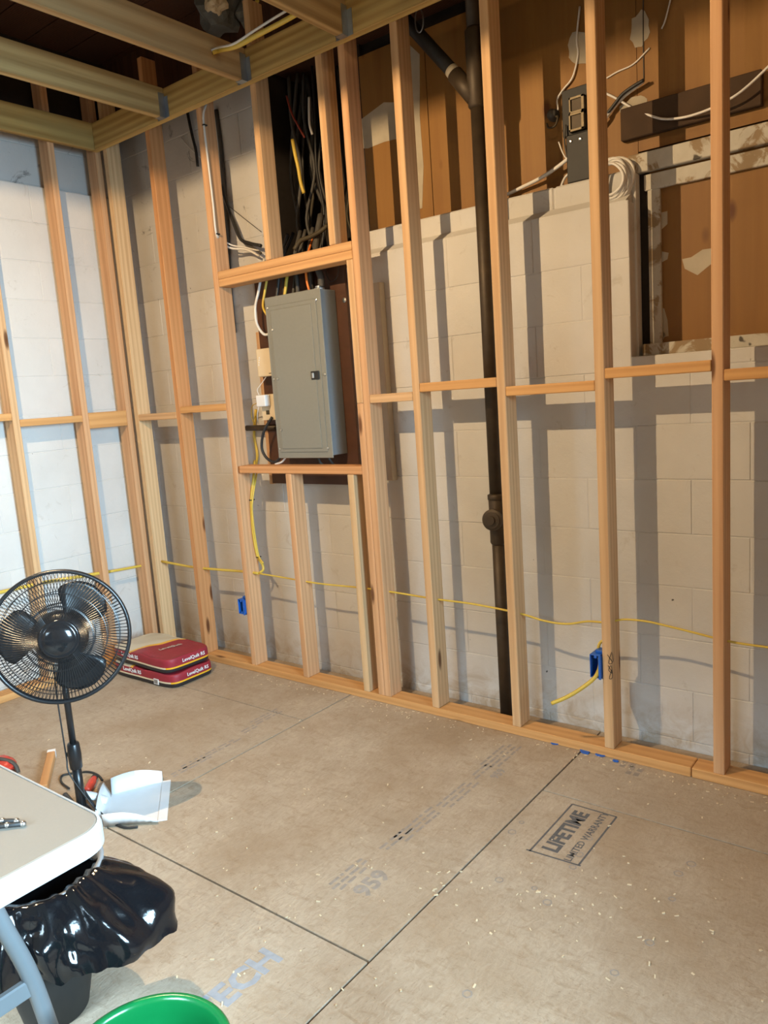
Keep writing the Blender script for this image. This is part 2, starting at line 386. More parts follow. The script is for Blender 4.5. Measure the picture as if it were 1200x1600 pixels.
# ------------------------------------------------------------------ walls of block
_bc = {}
def block_mesh(a, b, c, bev=.0022):
    k = (round(a, 3), round(b, 3), round(c, 3))
    if k not in _bc:
        bm = bmesh.new(); addbox(bm, (-a/2, -b/2, -c/2), (a/2, b/2, c/2), bev, 1)
        me = bpy.data.meshes.new('block'); bm.to_mesh(me); bm.free(); _bc[k] = me
    return _bc[k]
CH = .208; J = .0028; BW = .4064
def course_z(k): return .037+CH*k
def lay(wall, along, face, a0, a1, k0, k1, mat, holes=(), z_min=-.02, z_max=9, depth=.04, off=0.0):
    """lay running-bond blocks; along 'x' faces -y at y=face, along 'y' faces +x at x=face"""
    for k in range(k0, k1):
        z0 = max(course_z(k), z_min); z1 = min(course_z(k+1), z_max)
        if z1-z0 < .03: continue
        start = a0+off-(BW/2 if k % 2 else 0); n = int((a1-start)/BW)+2
        for i in range(-1, n):
            s, e = max(start+i*BW, a0), min(start+(i+1)*BW, a1)
            if e-s < .02: continue
            spans = [(s, e, z0, z1)]
            for (h0, h1, hz0, hz1) in holes:
                new = []
                for (s_, e_, c0, c1) in spans:
                    if e_ <= h0 or s_ >= h1 or c1 <= hz0+.01 or c0 >= hz1-.01: new.append((s_, e_, c0, c1)); continue
                    if s_ < h0-.03: new.append((s_, h0, c0, c1))
                    if e_ > h1+.03: new.append((h1, e_, c0, c1))
                    m0, m1 = max(s_, h0), min(e_, h1)
                    if c0 < hz0-.02 and m1-m0 > .03: new.append((m0, m1, c0, hz0))
                    if c1 > hz1+.02 and m1-m0 > .03: new.append((m0, m1, hz1, c1))
                spans = new
            for (s_, e_, c0, c1) in spans:
                L_, H_ = e_-s_-J, c1-c0-J; jit = random.uniform(-.0012, .0012)
                if along == 'x':
                    me = block_mesh(L_, depth, H_); loc = ((s_+e_)/2, face+depth/2+jit, (c0+c1)/2)
                else:
                    me = block_mesh(depth, L_, H_); loc = (face-depth/2+jit, (s_+e_)/2, (c0+c1)/2)
                if not me.materials: me.materials.append(mat)
                o = bpy.data.objects.new('block', me); C.objects.link(o); o.parent = wall; o.location = loc
                if me.materials[0] != mat:
                    o.material_slots[0].link = 'OBJECT'; o.material_slots[0].material = mat
WY = .21; PY = .35
WX0, WX1, WZ0, WZ1 = 2.095, 3.0, 1.545, 2.215
bm = bmesh.new()
def core(x0, x1, z0, z1, y0=WY+.002, y1=.50): addbox(bm, (x0, y0, z0), (x1, y1, z1))
core(-1.3, WX0-.002, -.2, 2.112); core(WX0-.002, WX1, -.2, WZ0-.04); core(WX1, 4.8, -.2, 2.112); core(-1.3, .262, 2.112, 3.10)
core(.78, 2.088, 2.112, 2.232, .274, .5); core(WX1, 4.8, 2.112, 2.232, .274, .5)
wall_back = struct(fin('wall_back', bm, M['block_mortar']))
wall_back.data.materials.append(M['block_shaded'])
for pg in wall_back.data.polygons:
    if pg.center.z > 2.115 and pg.center.x < .3: pg.material_index = 1
lay(wall_back, 'x', WY, -1.05, 4.75, -1, 10, M['block'], holes=[(WX0, WX1, WZ0, 9), (.16, .70, 1.06, 9)], off=.11)
lay(wall_back, 'x', WY, -1.05, .258, 10, 15, M['block_shaded'], z_max=3.09, off=.11)
# recessed top course with a sloped mortar wash under it
for i in range(4):
    x0, x1 = .785+i*.33, min(.785+(i+1)*.33, 2.085)
    box('cap_block', (x0+.003, .268, 2.14), (x1-.003, .31, 2.236), M['block'], wall_back, .006)
def prism(name, prof, x0, x1, mat, parent):
    bm_ = bmesh.new(); a = [bm_.verts.new((x0, y, z)) for y, z in prof]; b = [bm_.verts.new((x1, y, z)) for y, z in prof]; n = len(prof)
    bm_.faces.new(a[::-1]); bm_.faces.new(b)
    for i in range(n): bm_.faces.new((a[i], a[(i+1) % n], b[(i+1) % n], b[i]))
    return fin(name, bm_, mat, parent)
prism('mortar_wash', [(.211, 2.108), (.211, 2.118), (.270, 2.152), (.29, 2.108)], .785, 2.085, M['block'], wall_back)
# stained plywood above the block, the joints a dark crack
for (x0, x1) in [(.775, 1.145), (1.149, 2.36), (2.364, 3.58), (3.584, 4.75)]:
    z0 = 2.252 if x0 < 2.0 else 2.31
    if x0 == 1.149:
        box('plywood_sheet', (x0, PY, 2.252), (2.085, PY+.02, 3.04), M['ply'], wall_back); box('plywood_sheet', (2.087, PY, 2.31), (x1, PY+.02, 3.04), M['ply'], wall_back)
    else: box('plywood_sheet', (x0, PY, z0), (x1, PY+.02, 3.04), M['ply'], wall_back)
box('shade_infill', (-1.3, .21, 3.10), (4.8, .5, 3.52), M['roofwood'], wall_back)  # dark infill added to stand for the darkness above the wall
box('shade_infill', (.775, PY+.03, 2.2), (4.8, .5, 3.12), M['dark'], wall_back)
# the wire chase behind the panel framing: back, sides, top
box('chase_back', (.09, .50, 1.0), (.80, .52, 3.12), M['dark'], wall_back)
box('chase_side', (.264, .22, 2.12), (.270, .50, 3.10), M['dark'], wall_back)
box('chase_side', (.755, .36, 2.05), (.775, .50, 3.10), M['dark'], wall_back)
# painted patches on the plywood
def blob(cx, cz, rx, rz, y, name, parent, seed, mat, n=18, jag=.28, th=.0015):
    rnn = random.Random(seed); pts = []
    for k in range(n):
        a = 2*math.pi*k/n; r = 1+rnn.uniform(-jag, jag)
        pts.append((cx+rx*r*math.cos(a), y, cz+rz*r*math.sin(a)))
    return patch(name, pts, (0, -th, 0), mat, parent)
for i, (px, py, rx, rz) in enumerate([(1000, 45, .035, .062), (905, 75, .045, .065), (990, 165, .05, .028), (855, 95, .014, .04)][:3]):
    q = ay(px, py, PY); blob(q.x, q.z, rx, rz, PY, 'paint_patch', wall_back, i+3, M['patch'], jag=.16)
def ppatch(pxs, y, name, seed=0, mat=None, parent=None):
    return patch(name, [ay(a, b, y) for a, b in pxs], (0, -.0015, 0), mat or M['patch'], parent or wall_back)
ppatch([(560, 190), (600, 160), (628, 160), (628, 215), (600, 222), (575, 232), (558, 232)], PY, 'paint_patch')
ppatch([(640, 70), (656, 85), (656, 180), (662, 260), (660, 325), (648, 330), (640, 320)], PY, 'paint_patch')

# ------------------------------------------------------------------ boarded window in the back wall
win = struct(thing('window_1', 'boarded window opening', 'window')); del win['category']; del win['label']
BY = .315
box('board', (WX0+.02, BY+.012, WZ0+.02), (WX1, BY+.03, 2.24), M['ply'], win)
box('frame_stile', (WX0+.036, BY-.004, WZ0+.035), (WX0+.082, BY+.012, 2.155), M['whitewood'], win, .002)
box('frame_head', (WX0+.024, BY-.006, 2.155), (WX1, BY+.012, 2.212), M['whitewood'], win, .002)
box('lintel', (WX0-.03, BY-.02, 2.222), (WX1, BY+.03, 2.290), M['whitewood'], win, .003)
box('sill', (WX0-.004, WY+.0, WZ0-.045), (WX1, BY+.03, WZ0+.0), M['block'], win, .005)
box('sill_upstand', (WX0+.02, BY-.045, WZ0), (WX1, BY+.014, WZ0+.045), M['whitewood'], win, .003)
box('jamb', (WX0-.007, .272, WZ0), (WX0+.006, BY-.0, 2.22), M['block'], win, .002)
box('gap_shade_strip', (WX0+.004, BY+.006, WZ0+.02), (WX0+.04, BY+.0115, 2.22), M['dark'], win)  # dark strip painting the shade in the slot beside the frame
for k, pxs in enumerate([[(1018, 335), (1043, 330), (1043, 350), (1030, 362), (1018, 365)], [(1018, 385), (1030, 392), (1045, 395), (1043, 405), (1025, 415), (1012, 415)], [(1066, 405), (1080, 402), (1098, 390), (1112, 388), (1112, 412), (1090, 430), (1070, 420)], [(1023, 485), (1030, 480), (1038, 482), (1043, 500), (1045, 525), (1023, 530)], [(1010, 518), (1030, 512), (1040, 522), (1036, 532), (1012, 532)]]):
    ppatch(pxs, BY+.0125, 'paint_patch', parent=win)
t_ = box('dark_timber', (2.03, PY-.03, 2.355), (2.52, PY, 2.47), M['redwood'], wall_back, .003)

# ------------------------------------------------------------------ left wall
bm = bmesh.new(); LX = -1.0
addbox(bm, (-1.3, -4.6, -.2), (LX-.002, .21, 2.725)); addbox(bm, (-1.3, -4.6, 2.725), (LX-.033, .21, 3.10))
wall_left = struct(fin('wall_left', bm, M['block_mortar']))
wall_left.data.materials.append(M['block_shaded'])
for pg in wall_left.data.polygons:
    if pg.center.z > 2.74: pg.material_index = 1
lay(wall_left, 'y', LX, -2.9, .205, -1, 13, M['block'], z_max=2.73, off=.09)
lay(wall_left, 'y', LX-.03, -2.9, .205, 12, 15, M['block_shaded'], z_min=2.733, z_max=3.10, off=.09)
box('shade_infill', (-1.3, -4.6, 3.10), (-1.0, .21, 3.52), M['dark'], wall_left)  # near-black infill in place of the unlit space over the left wall
# ------------------------------------------------------------------ right wall with the daylight window, behind the view
bm = bmesh.new()
addbox(bm, (4.68, -4.6, -.2), (4.8, -2.7, 3.5)); addbox(bm, (4.68, -1.2, -.2), (4.8, .9, 3.5)); addbox(bm, (4.68, -2.7, -.2), (4.8, -1.2, 1.05)); addbox(bm, (4.68, -2.7, 2.35), (4.8, -1.2, 3.5))
wall_right = struct(fin('wall_right', bm, M['block']))
bm = bmesh.new()
addbox(bm, (-1.3, -4.72, -.2), (.85, -4.6, 3.5)); addbox(bm, (2.95, -4.72, -.2), (4.8, -4.6, 3.5)); addbox(bm, (.85, -4.72, 2.25), (2.95, -4.6, 3.5))
wall_rear = struct(fin('wall_rear', bm, M['block']))  # opening is invented, built to house the rear fill light
# ------------------------------------------------------------------ roof deck
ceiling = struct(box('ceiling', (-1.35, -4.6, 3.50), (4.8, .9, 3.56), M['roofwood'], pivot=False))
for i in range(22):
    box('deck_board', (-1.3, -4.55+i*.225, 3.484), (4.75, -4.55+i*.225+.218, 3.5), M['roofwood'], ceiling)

# ------------------------------------------------------------------ lumber
AX = {'z': Matrix.Identity(3), 'x': Matrix(((0, 0, 1), (1, 0, 0), (0, 1, 0))), 'y': Matrix(((0, 1, 0), (0, 0, 1), (1, 0, 0)))}
def lumber(name, lo, hi, axis, parent, tint=None, mat='stud', bev=.0028):
    lo = Vector(lo); hi = Vector(hi); R = AX[axis]; d = hi-lo; ld = R.transposed() @ d
    ld = Vector([abs(x) for x in ld])
    c = (lo+hi)/2; base = c.copy()
    i = 'xyz'.index(axis); base[i] = lo[i]
    bm_ = bmesh.new(); addbox(bm_, (-ld.x/2, -ld.y/2, 0), (ld.x/2, ld.y/2, ld.z), bev, 1)
    o = fin(name, bm_, M[mat], parent); o.matrix_local = Matrix.Translation(base) @ R.to_4x4()
    if tint is None:
        v = random.uniform(.90, 1.08); g = random.uniform(-.04, .04); tint = (v, v*(1+g*.5), v*(1+g))
    o.color = (*tint, 1); return o
T = .038; D = .089
fb = thing('stud_wall_frame', 'tall new pine stud wall with blocking standing along the back block wall', 'wall frame')
TOPZ = 3.30
tint = {'pink': (1.03, .94, .88), 'cream': (1.06, 1.14, 1.12), 'red': (.90, .70, .52), 'tan': (1.03, 1.03, .97), 'org': (1.02, .86, .58), 'grey': (.95, 1.0, 1.02)}
for (x, tn) in [(-.822, 'cream'), (-.425, 'red'), (0, 'pink'), (.936, 'pink'), (1.2125, 'tan'), (4*S, 'tan'), (5*S, 'tan'), (6*S, 'pink'), (7*S, 'tan'), (8*S, 'tan'), (9*S, 'pink'), (10*S, 'tan'), (11*S, 'tan')]:
    lumber('stud', (x, 0, T), (x+T, D, TOPZ), 'z', fb, tint[tn])
lumber('bottom_plate', (-.874, -.001, 0), (2.36, D, T), 'x', fb, tint['org']); lumber('bottom_plate', (2.363, -.001, 0), (4.66, D, T), 'x', fb, tint['org'])
# panel opening: double header, sill, trimmers, cripples
lumber('header', (.040, .001, 2.108), (.934, D, 2.146), 'x', fb, (1.02, .92, .74)); lumber('header', (.040, .001, 2.070), (.934, D, 2.107), 'x', fb, (1.06, .94, .74))
lumber('sill', (.056, .0, 1.110), (.897, D, 1.148), 'x', fb, (1.0, .80, .62))
lumber('trimmer', (.898, 0, 1.437), (.935, D, 2.069), 'z', fb, tint['tan']); lumber('trimmer', (.898, 0, T), (.935, D, 1.436), 'z', fb, tint['pink'])
lumber('cripple_stud', (.396, 0, T), (.434, D, 1.109), 'z', fb, tint['pink']); lumber('cripple_stud', (.806, 0, T), (.844, D, 1.109), 'z', fb, tint['cream'])
lumber('cripple_stud', (.394, 0, 2.147), (.432, D, TOPZ), 'z', fb, tint['tan']); lumber('cripple_stud', (.806, 0, 2.147), (.844, D, TOPZ), 'z', fb, tint['tan'])
for (x0, x1, zt, tn) in [(-.783, -.426, 1.452, 'tan'), (-.386, -.001, 1.480, 'org'), (.975, 1.211, 1.472, 'tan'), (1.252, 4*S-.001, 1.506, 'org'), (4*S+T+.001, 5*S-.001, 1.467, 'org'), (5*S+T+.001, 6*S-.001, 1.508, 'org'), (6*S+T+.001, 7*S-.001, 1.474, 'org'), (7*S+T+.001, 8*S-.001, 1.51, 'org'), (8*S+T+.001, 9*S-.001, 1.474, 'org')]:
    lumber('blocking', (x0, 0, zt-T), (x1, D, zt), 'x', fb, tint[tn])
FX = -.874
fl = thing('stud_wall_frame', 'pine stud wall frame in front of the pale left wall behind the fan', 'wall frame')
for (y, tn) in [(-.015, 'pink'), (-.302, 'pink'), (-.703, 'tan'), (-1.11, 'tan'), (-1.516, 'pink'), (-1.92, 'tan'), (-2.33, 'tan')]:
    lumber('stud', (FX-D, y, T), (FX, y+T, TOPZ), 'z', fl, tint[tn])
lumber('bottom_plate', (FX-D, -2.6, 0), (FX, -.001 if False else .024, T), 'y', fl, tint['org'])
for (y0, y1, z0, z1, tn) in [(-.263, -.016, 1.392, 1.482, 'org'), (-.664, -.303, 1.434, 1.472, 'org'), (-1.071, -.704, 1.47, 1.508, 'org'), (-1.477, -1.111, 1.434, 1.472, 'org'), (-1.881, -1.517, 1.47, 1.508, 'org')]:
    lumber('blocking', ((FX-T if z1-z0 > .05 else FX-D), y0, z0), (FX, y1, z1), 'y', fl, tint[tn])
# marker scribble on the stud above the right outlet box
def scribble(pxs, y, parent, r=.0012):
    bm_ = bmesh.new(); addtube(bm_, catmull([ay(a, b, y) for a, b in pxs], 4), r, 5); return fin('marker_scribble', bm_, M['marker'], parent)
scribble([(949, 1023), (957, 1035), (951, 1036), (956, 1019), (958, 1034), (952, 1028)], -.001, fb)
scribble([(950, 1040), (957, 1052), (951, 1047), (955, 1040), (957, 1058), (952, 1060), (956, 1046)], -.001, fb)

# ------------------------------------------------------------------ joist frame
jf = thing('ceiling_joist_frame', 'yellowish treated lumber ceiling joists hung from ledger boards overhead', 'joist frame', (0, 0, 2.935))
JZ0, JZ1 = 0, .1425
lumber('ledger_board', (-.874, -.0385, JZ0), (4.66, -.0005, JZ1), 'x', jf, (1.12, 1.12, 1.05), 'treated')
lumber('rim_board', (FX+.0005, -4.5, JZ0), (FX+.0385, -.039, JZ1), 'y', jf, (.95, .92, .8), 'treated')
for k in range(9):
    xr = -.187+k*.6096; tn = [(1.06, 1.1, 1.25), (.98, .95, 1.15), (.95, .95, 1.1)][k % 3]
    if xr > 4.6: break
    j = lumber('joist', (xr-T, -4.5, JZ0+.001), (xr, -.0395, JZ1+.001), 'y', jf, tn, 'treated')
    Rm = j.matrix_basis.inverted()
    bm = bmesh.new()
    for s_ in (0, 1):
        xa = xr+.0005 if s_ else xr-T-.002
        addbox(bm, (xa, -.075, .0), (xa+.0015, -.0395, .115)); addbox(bm, ((xa if s_ else xa-.025), -.0405, .0), ((xa+.027 if s_ else xa+.0015), -.039, .10))
    addbox(bm, (xr-T-.002, -.075, -.0015), (xr+.002, -.0395, .0))
    h = fin('joist_hanger', bm, M['galv'], j); h.matrix_local = Rm

# ------------------------------------------------------------------ electrical panel
bb = tag(box('backing_board', (.125, .166, 1.035), (.745, .186, 2.16), M['backing'], None, .002), 'dark brown board behind the grey electrical panel', 'board')
PX0, PX1, PZ0, PZ1, PF, PB = .310, .684, 1.183, 1.983, .05, .164
ep = thing('electrical_panel', 'grey metal breaker panel with closed door between the studs', 'electrical panel', (0, 0, 0))
box('enclosure', (PX0+.012, PF+.004, PZ0+.012), (PX1-.004, PB, PZ1-.004), M['panel_side'], ep, .002)
box('cover', (PX0, PF, PZ0), (PX1, PF+.005, PZ1), M['panel'], ep, .002)
W_, H_ = PX1-PX0, PZ1-PZ0
box('raised_surround', (PX0+.022, PF-.0035, PZ0+.03), (PX1-.03, PF+.001, PZ1-.045), M['panel'], ep, .003, 2)
dr = box('door', (PX0+.038, PF-.007, PZ0+.048), (PX1-.062, PF-.002, PZ1-.064), M['panel'], ep, .003, 2)
def onp(fx, fz): return PX0+W_*fx, PZ0+H_*fz
lx, lz = onp(.715, .50)
la = box('latch', (-.006, -.005, -.020), (.046, .0, .020), M['blackm'], dr, .002, pivot=False); la.location = Vector((lx+.02, PF-.006, lz))-dr.location
lb = box('latch_slide', (.002, -.0085, -.013), (.016, -.004, .013), M['steel'], la, .002, pivot=False)
for (fx, fz) in [(.045, .935), (.925, .935), (.05, .5), (.97, .5), (.045, .06), (.925, .06), (.12, .80), (.135, .5), (.12, .18)]:
    x, z = onp(fx, fz); bm = bmesh.new(); addlathe(bm, [(.0065, 0), (.0065, .003), (.003, .0048)], Matrix.Translation((x, PF-(.007 if .1 < fx < .9 else .0), z)) @ frame((0, -1, 0)), 10)
    fin('screw', bm, M['steel'], ep)
bm = bmesh.new(); addlathe(bm, [(.026, 0), (.026, .012), (.02, .016), (.02, .022)], Matrix.Translation((PX1-.055, .11, PZ1-.004)), 20); fin('conduit_bushing', bm, M['galv'], ep)
sc_ = bmesh.new(); addlathe(sc_, [(.008, 0), (.008, .003)], Matrix.Translation((PX1-.004, .10, PZ0+.16)) @ frame((1, 0, 0)), 10); fin('knockout', sc_, M['panel_side'], ep)
bm = bmesh.new(); addlathe(bm, [(.012, 0), (.012, .002), (.005, .004)], Matrix.Translation(ay(538, 469, .166)-Vector((0, 0, 0))) @ frame((0, -1, 0)), 14); w_ = fin('washer_screw', bm, M['steel'], bb); w_.location = -bb.location

# ------------------------------------------------------------------ cables
cab = []
def cable(pts, r, mat, label, group=None, name='cable', sides=7, flat=1.0, sub=6):
    o = tube(name, pts, r, M[mat], None, sides, True, sub, flat); tag(o, label, 'cable', group); return o
# into the panel top
tops = [(.345, .10, 'blackc'), (.385, .12, 'greyc'), (.43, .13, 'greyc'), (.475, .12, 'greyc'), (.525, .14, 'greyc'), (.56, .13, 'greyc')]
for i, (x, y, m) in enumerate(tops):
    cable([(x, y, 1.975), (x+.01*(-1)**i, y+.015, 2.06), (x+.03*(-1)**i, y+.03, 2.16), (x+.04*(-1)**i, .22, 2.3)], .011 if i % 2 else .009, m, 'old grey cable dropping into the top of the breaker panel', 'grey cables entering the panel top')
cable([(.64, .11, 1.995), (.638, .115, 2.04), (.61, .13, 2.10), (.585, .16, 2.2), (.58, .22, 2.35)], .017, 'greyc', 'thick grey service cable entering the bushing on top of the panel')
cable([(.575, .10, 1.975), (.56, .10, 2.04), (.54, .13, 2.13), (.53, .2, 2.25)], .006, 'orange', 'orange cable entering the top right of the breaker panel')
cable([(.40, .10, 1.975), (.405, .11, 2.02), (.41, .13, 2.09), (.42, .2, 2.2)], .008, 'yellow', 'short yellow cable entering the top of the breaker panel')
cable([ay(427, 505, .07), ay(417, 492, .07), ay(411, 478, .085), ay(414, 455, .10), ay(418, 432, .11), ay(424, 405, .12)], .0065, 'yellow', 'yellow cable looping down the panel left side from above')
cable([ay(425, 521, .07), ay(412, 522, .07), ay(401, 505, .08), ay(399, 480, .09), ay(404, 455, .10), ay(408, 432, .11), ay(413, 405, .12)], .007, 'whitec', 'white cable looping into the left side of the breaker panel')
cable([ay(508, 415, .16), ay(511, 432, .15), ay(518, 440, .15), ay(527, 432, .15), ay(530, 415, .16)], .002, 'greyc', 'thin grey wire loop right above the breaker panel')
cable([ay(425, 652, .09), ay(412, 675, .08), ay(409, 700, .08), ay(417, 716, .08), ay(430, 722, .08), ay(440, 712, .09)], .0075, 'blackc', 'black cable curving under the lower left of the breaker panel')
cable([ay(447, 714, .09), ay(440, 722, .085), ay(430, 725, .08)], .005, 'whitec', 'white cable end below the breaker panel bottom edge')
cable([ay(497, 714, .11), ay(500, 722, .12), ay(506, 728, .14)], .006, 'greyc', 'grey cable leaving the panel bottom near the middle')
cable([ay(514, 716, .11), ay(518, 722, .12), ay(524, 728, .14)], .006, 'greyc', 'grey cable leaving the panel bottom near the right corner')
# the dark bundle in the chase
rn = random.Random(11)
for i in range(20):
    x = .285+.45*(i+.5)/20+rn.uniform(-.02, .02); y = rn.uniform(.30, .46); a = rn.uniform(-.09, .09); b = rn.uniform(-.06, .06)
    m = rn.choice(['greyc', 'olivec', 'olivec', 'blackc', 'greyc'])
    cable([(x+a, y+.03, 3.08), (x+a*.4+b*.3, y, 2.85), (x-b*.4, y-.01, 2.6), (x+b, y-.02, 2.38), (x+a*.2, y-.03, 2.2), (x-a*.1, min(y, .2), 2.08)], rn.uniform(.006, .011), m, 'old dark cable hanging in the open wire chase above the panel', 'dark cables in the wire chase', sides=6)
cable([ay(457, 218, .225), ay(461, 240, .225), ay(466, 262, .23), ay(470, 285, .24), ay(475, 302, .25)], .009, 'yellow', 'yellow cable piece among the dark cables of the wire chase')
cable([ay(448, 150, .25), ay(455, 175, .24), ay(465, 195, .24), ay(476, 215, .25)], .005, 'redw', 'thin red wire among the dark cables of the wire chase')
cable([ay(483, 152, .23), ay(483, 175, .22), ay(484, 195, .22), ay(488, 210, .23)], .006, 'whitec', 'bare silvery cable end high in the wire chase')
cable([ay(460, 390, .12), ay(470, 376, .13), ay(485, 370, .14), ay(500, 362, .15), ay(512, 352, .16)], .011, 'olivec', 'olive cable curving over the double header')
# left of the panel: run down the king stud and along the block wall
cable([ay(338, 172, .205), ay(345, 230, .200), ay(350, 290, .20), ay(355, 350, .20), ay(358, 430, .20), ay(366, 520, .2)], .012, 'greyc', 'grey vertical conduit cable on block wall beside the king stud')
cable([ay(342, 285, .19), ay(350, 305, .18), ay(362, 340, .17), ay(375, 372, .16), ay(390, 380, .16), ay(408, 384, .16)], .009, 'blackc', 'black cable bending towards the wire chase below ledger')
cable([ay(350, 310, .185), ay(368, 350, .18), ay(378, 375, .17), ay(395, 387, .17), ay(408, 396, .17)], .007, 'greyc', 'grey cable bending below the black one towards the chase')
cable([ay(292, 172, .19), ay(300, 210, .19), ay(306, 235, .19), ay(309, 260, .19)], .008, 'blackc', 'black cable behind the king stud just under the ledger')
wc = cable([ax_(322, 163, .042), ax_(318, 178, .044), ax_(319, 200, .044), ax_(326, 260, .044), ax_(333, 320, .044), ax_(338, 366, .044), ay(348, 380, .09), ay(362, 388, .12), ay(385, 390, .15), ay(405, 400, .17)], .0055, 'whitec', 'white cable stapled down the king stud left of the chase')
cable([ax_(339, 368, .045), ay(350, 377, .09), ay(365, 384, .12), ay(380, 386, .14), ay(405, 392, .17)], .004, 'whitec', 'thinner white cable splitting off at the lower staple')
for (px, py) in [(319, 196), (339, 366)]:
    q = ax_(px, py, .040); box('cable_staple', (.038, q.y-.012, q.z-.003), (.052, q.y+.012, q.z+.003), M['blackm'], fb, .001)
cable([ay(283, 215, .205), ay(300, 235, .20), ay(318, 250, .20)], .002, 'whitec', 'thin pale wire crossing the block wall under the ledger')
cable([ay(355, 320, .205), ay(380, 340, .20), ay(408, 362, .20)], .002, 'greyc', 'thin wire crossing the block wall left of the chase')
# yellow romex down the king stud and along the studs
yk = cable([ay(398, 720, .17), ay(396, 748, .10), ax_(393, 775, .047), ax_(393, 800, .046), ax_(396, 835, .046), ax_(402, 868, .046), ax_(410, 882, .05), ax_(411, 890, .055), ax_(406, 895, .04)], .0075, 'yellow', 'yellow cable stapled down the king stud below the sill')
cable([ay(402, 735, .17), ay(399, 752, .105), ax_(395, 778, .058), ax_(394, 800, .056), ax_(398, 835, .056), ax_(404, 868, .054), ay(411, 880, .05)], .005, 'yellow', 'second thinner yellow cable beside the one on king stud')
for (px, py) in [(392, 781), (402.5, 870)]:
    q = ax_(px, py, .040); box('cable_staple', (.038, q.y-.012, q.z-.003), (.056, q.y+.014, q.z+.003), M['blackm'], fb, .001)
cable([ay(400, 640, .19), ay(397, 680, .2), ay(402, 710, .195), ay(398, 735, .19)], .008, 'yellow', 'yellow cable hanging on the wall left of the panel')
RY = .045
cable([ax_(172, 893, -.92), ax_(200, 888, -.92), ax_(226, 883, -.92)], .008, 'yellow', 'yellow cable run between the studs of the left wall frame', sub=4)
cable([ax_(-60, 940, -.92), ax_(60, 912, -.92), ax_(130, 900, -.92), ax_(171, 893, -.92)], .010, 'yellow', 'yellow cable run behind the fan through the left studs', sub=4)
cable([ay(252, 877, RY), ay(300, 886, RY), ay(340, 890, RY), ay(380, 893, RY), ay(404, 896, RY)], .0075, 'yellow', 'yellow cable run from the corner to the king stud')
cable([ay(404, 896, RY), ay(440, 902, RY), ay(500, 912, RY), ay(560, 918, RY), ay(612, 925, RY), ay(680, 936, RY), ay(740, 944, RY), ay(810, 958, RY), ay(850, 970, RY), ay(885, 975, RY), ay(918, 971, RY), ay(946, 973, RY)], .0045, 'yellow', 'long yellow cable run through the back studs to the right outlet box')
cable([ay(944, 1000, .05), ay(938, 1004, .045), ay(935, 1012, .04), ay(936, 1024, .035), ay(937, 1040, .02), ay(930, 1058, -.02), ay(908, 1076, -.05), ay(884, 1090, -.07), ay(862, 1099, -.085)], [.006, .006, .006, .006, .007, .008, .008, .008, .008], 'yellow', 'yellow cable with loose end poking out of the right outlet box')
cable([ay(952, 972, RY), ay(975, 968, RY), ay(1010, 971, RY), ay(1050, 980, RY), ay(1090, 990, RY), ay(1125, 999, RY), ay(1160, 1006, RY), ay(1210, 1013, RY), ay(1260, 1022, RY)], .0042, 'yellow', 'yellow cable run at the far right between the studs')
# cable over the joists
cable([ax_(332, 82, .424), ax_(345, 78, .46), ay(370, 72, -.30), ay(400, 56, -.30), ay(440, 35, -.30), ay(475, 15, -.30)], .010, 'yellow', 'yellow cable crossing between the overhead joists')
cable([ax_(330, 79, .424), ax_(342, 74, .46), ay(366, 68, -.31), ay(397, 48, -.31), ay(432, 26, -.31), ay(468, 5, -.31)], .005, 'whitec', 'white cable beside the yellow one between overhead joists')
# wires around the meter sockets
cable([ay(792, 304, .33), ay(815, 293, .32), ay(850, 275, .31), ay(885, 250, .30), ay(905, 228, .30), ay(922, 208, .31), ay(945, 185, .32), ay(955, 172, .33), ay(975, 150, .33), ay(1005, 127, .32)], .0075, 'whitec', 'thick white cable sweeping up across the plywood')
cable([ay(945, 182, .325), ay(958, 166, .32), ay(972, 148, .315), ay(988, 136, .31), ay(1006, 125, .31)], .0065, 'blackc', 'black cable end poking out right of the sockets')
cable([ay(872, 172, .33), ay(871, 155, .335), ay(880, 140, .34), ay(895, 120, .34), ay(903, 85, .345), ay(901, 60, .345), ay(906, 10, .345)], .004, 'whitec', 'thin white wire rising up the plywood beside the white patch')
cable([ay(945, 145, .34), ay(965, 155, .335), ay(990, 170, .33), ay(1020, 182, .32), ay(1040, 186, .31), ay(1070, 183, .30), ay(1105, 172, .28), ay(1140, 155, .27), ay(1170, 133, .27), ay(1215, 90, .27)], .0045, 'whitec', 'white wire drooping across the top of the boarded window')
cable([ay(1005, -10, .348), ay(1005, 60, .348), ay(1006, 127, .348)], .002, 'greyc', 'thin vertical wire down the plywood through the patch')
cable([ay(1050, -10, .345), ay(1040, 30, .345), ay(1034, 45, .345)], .003, 'whitec', 'short white wire hanging at the top of the plywood')
cable([ay(948, 122, .345), ay(965, 112, .345), ay(990, 100, .346), ay(1015, 75, .346)], .003, 'whitec', 'short pale wire slanting below the white patch')
cable([ay(912, 262, .30), ay(898, 268, .30), ay(885, 275, .30), ay(878, 288, .29), ay(876, 300, .28)], .005, 'whitec', 'short white wire looping down over the wall top')
cable([ay(873, 222, .31), ay(880, 240, .30), ay(888, 250, .30), ay(905, 258, .30), ay(925, 270, .30)], .003, 'whitec', 'twisted thin wire in front of the black box')
cable([ay(884, 195, .31), ay(882, 220, .30), ay(886, 245, .30), ay(889, 262, .30)], .0035, 'greyc', 'thin grey wire hanging beside the black box')

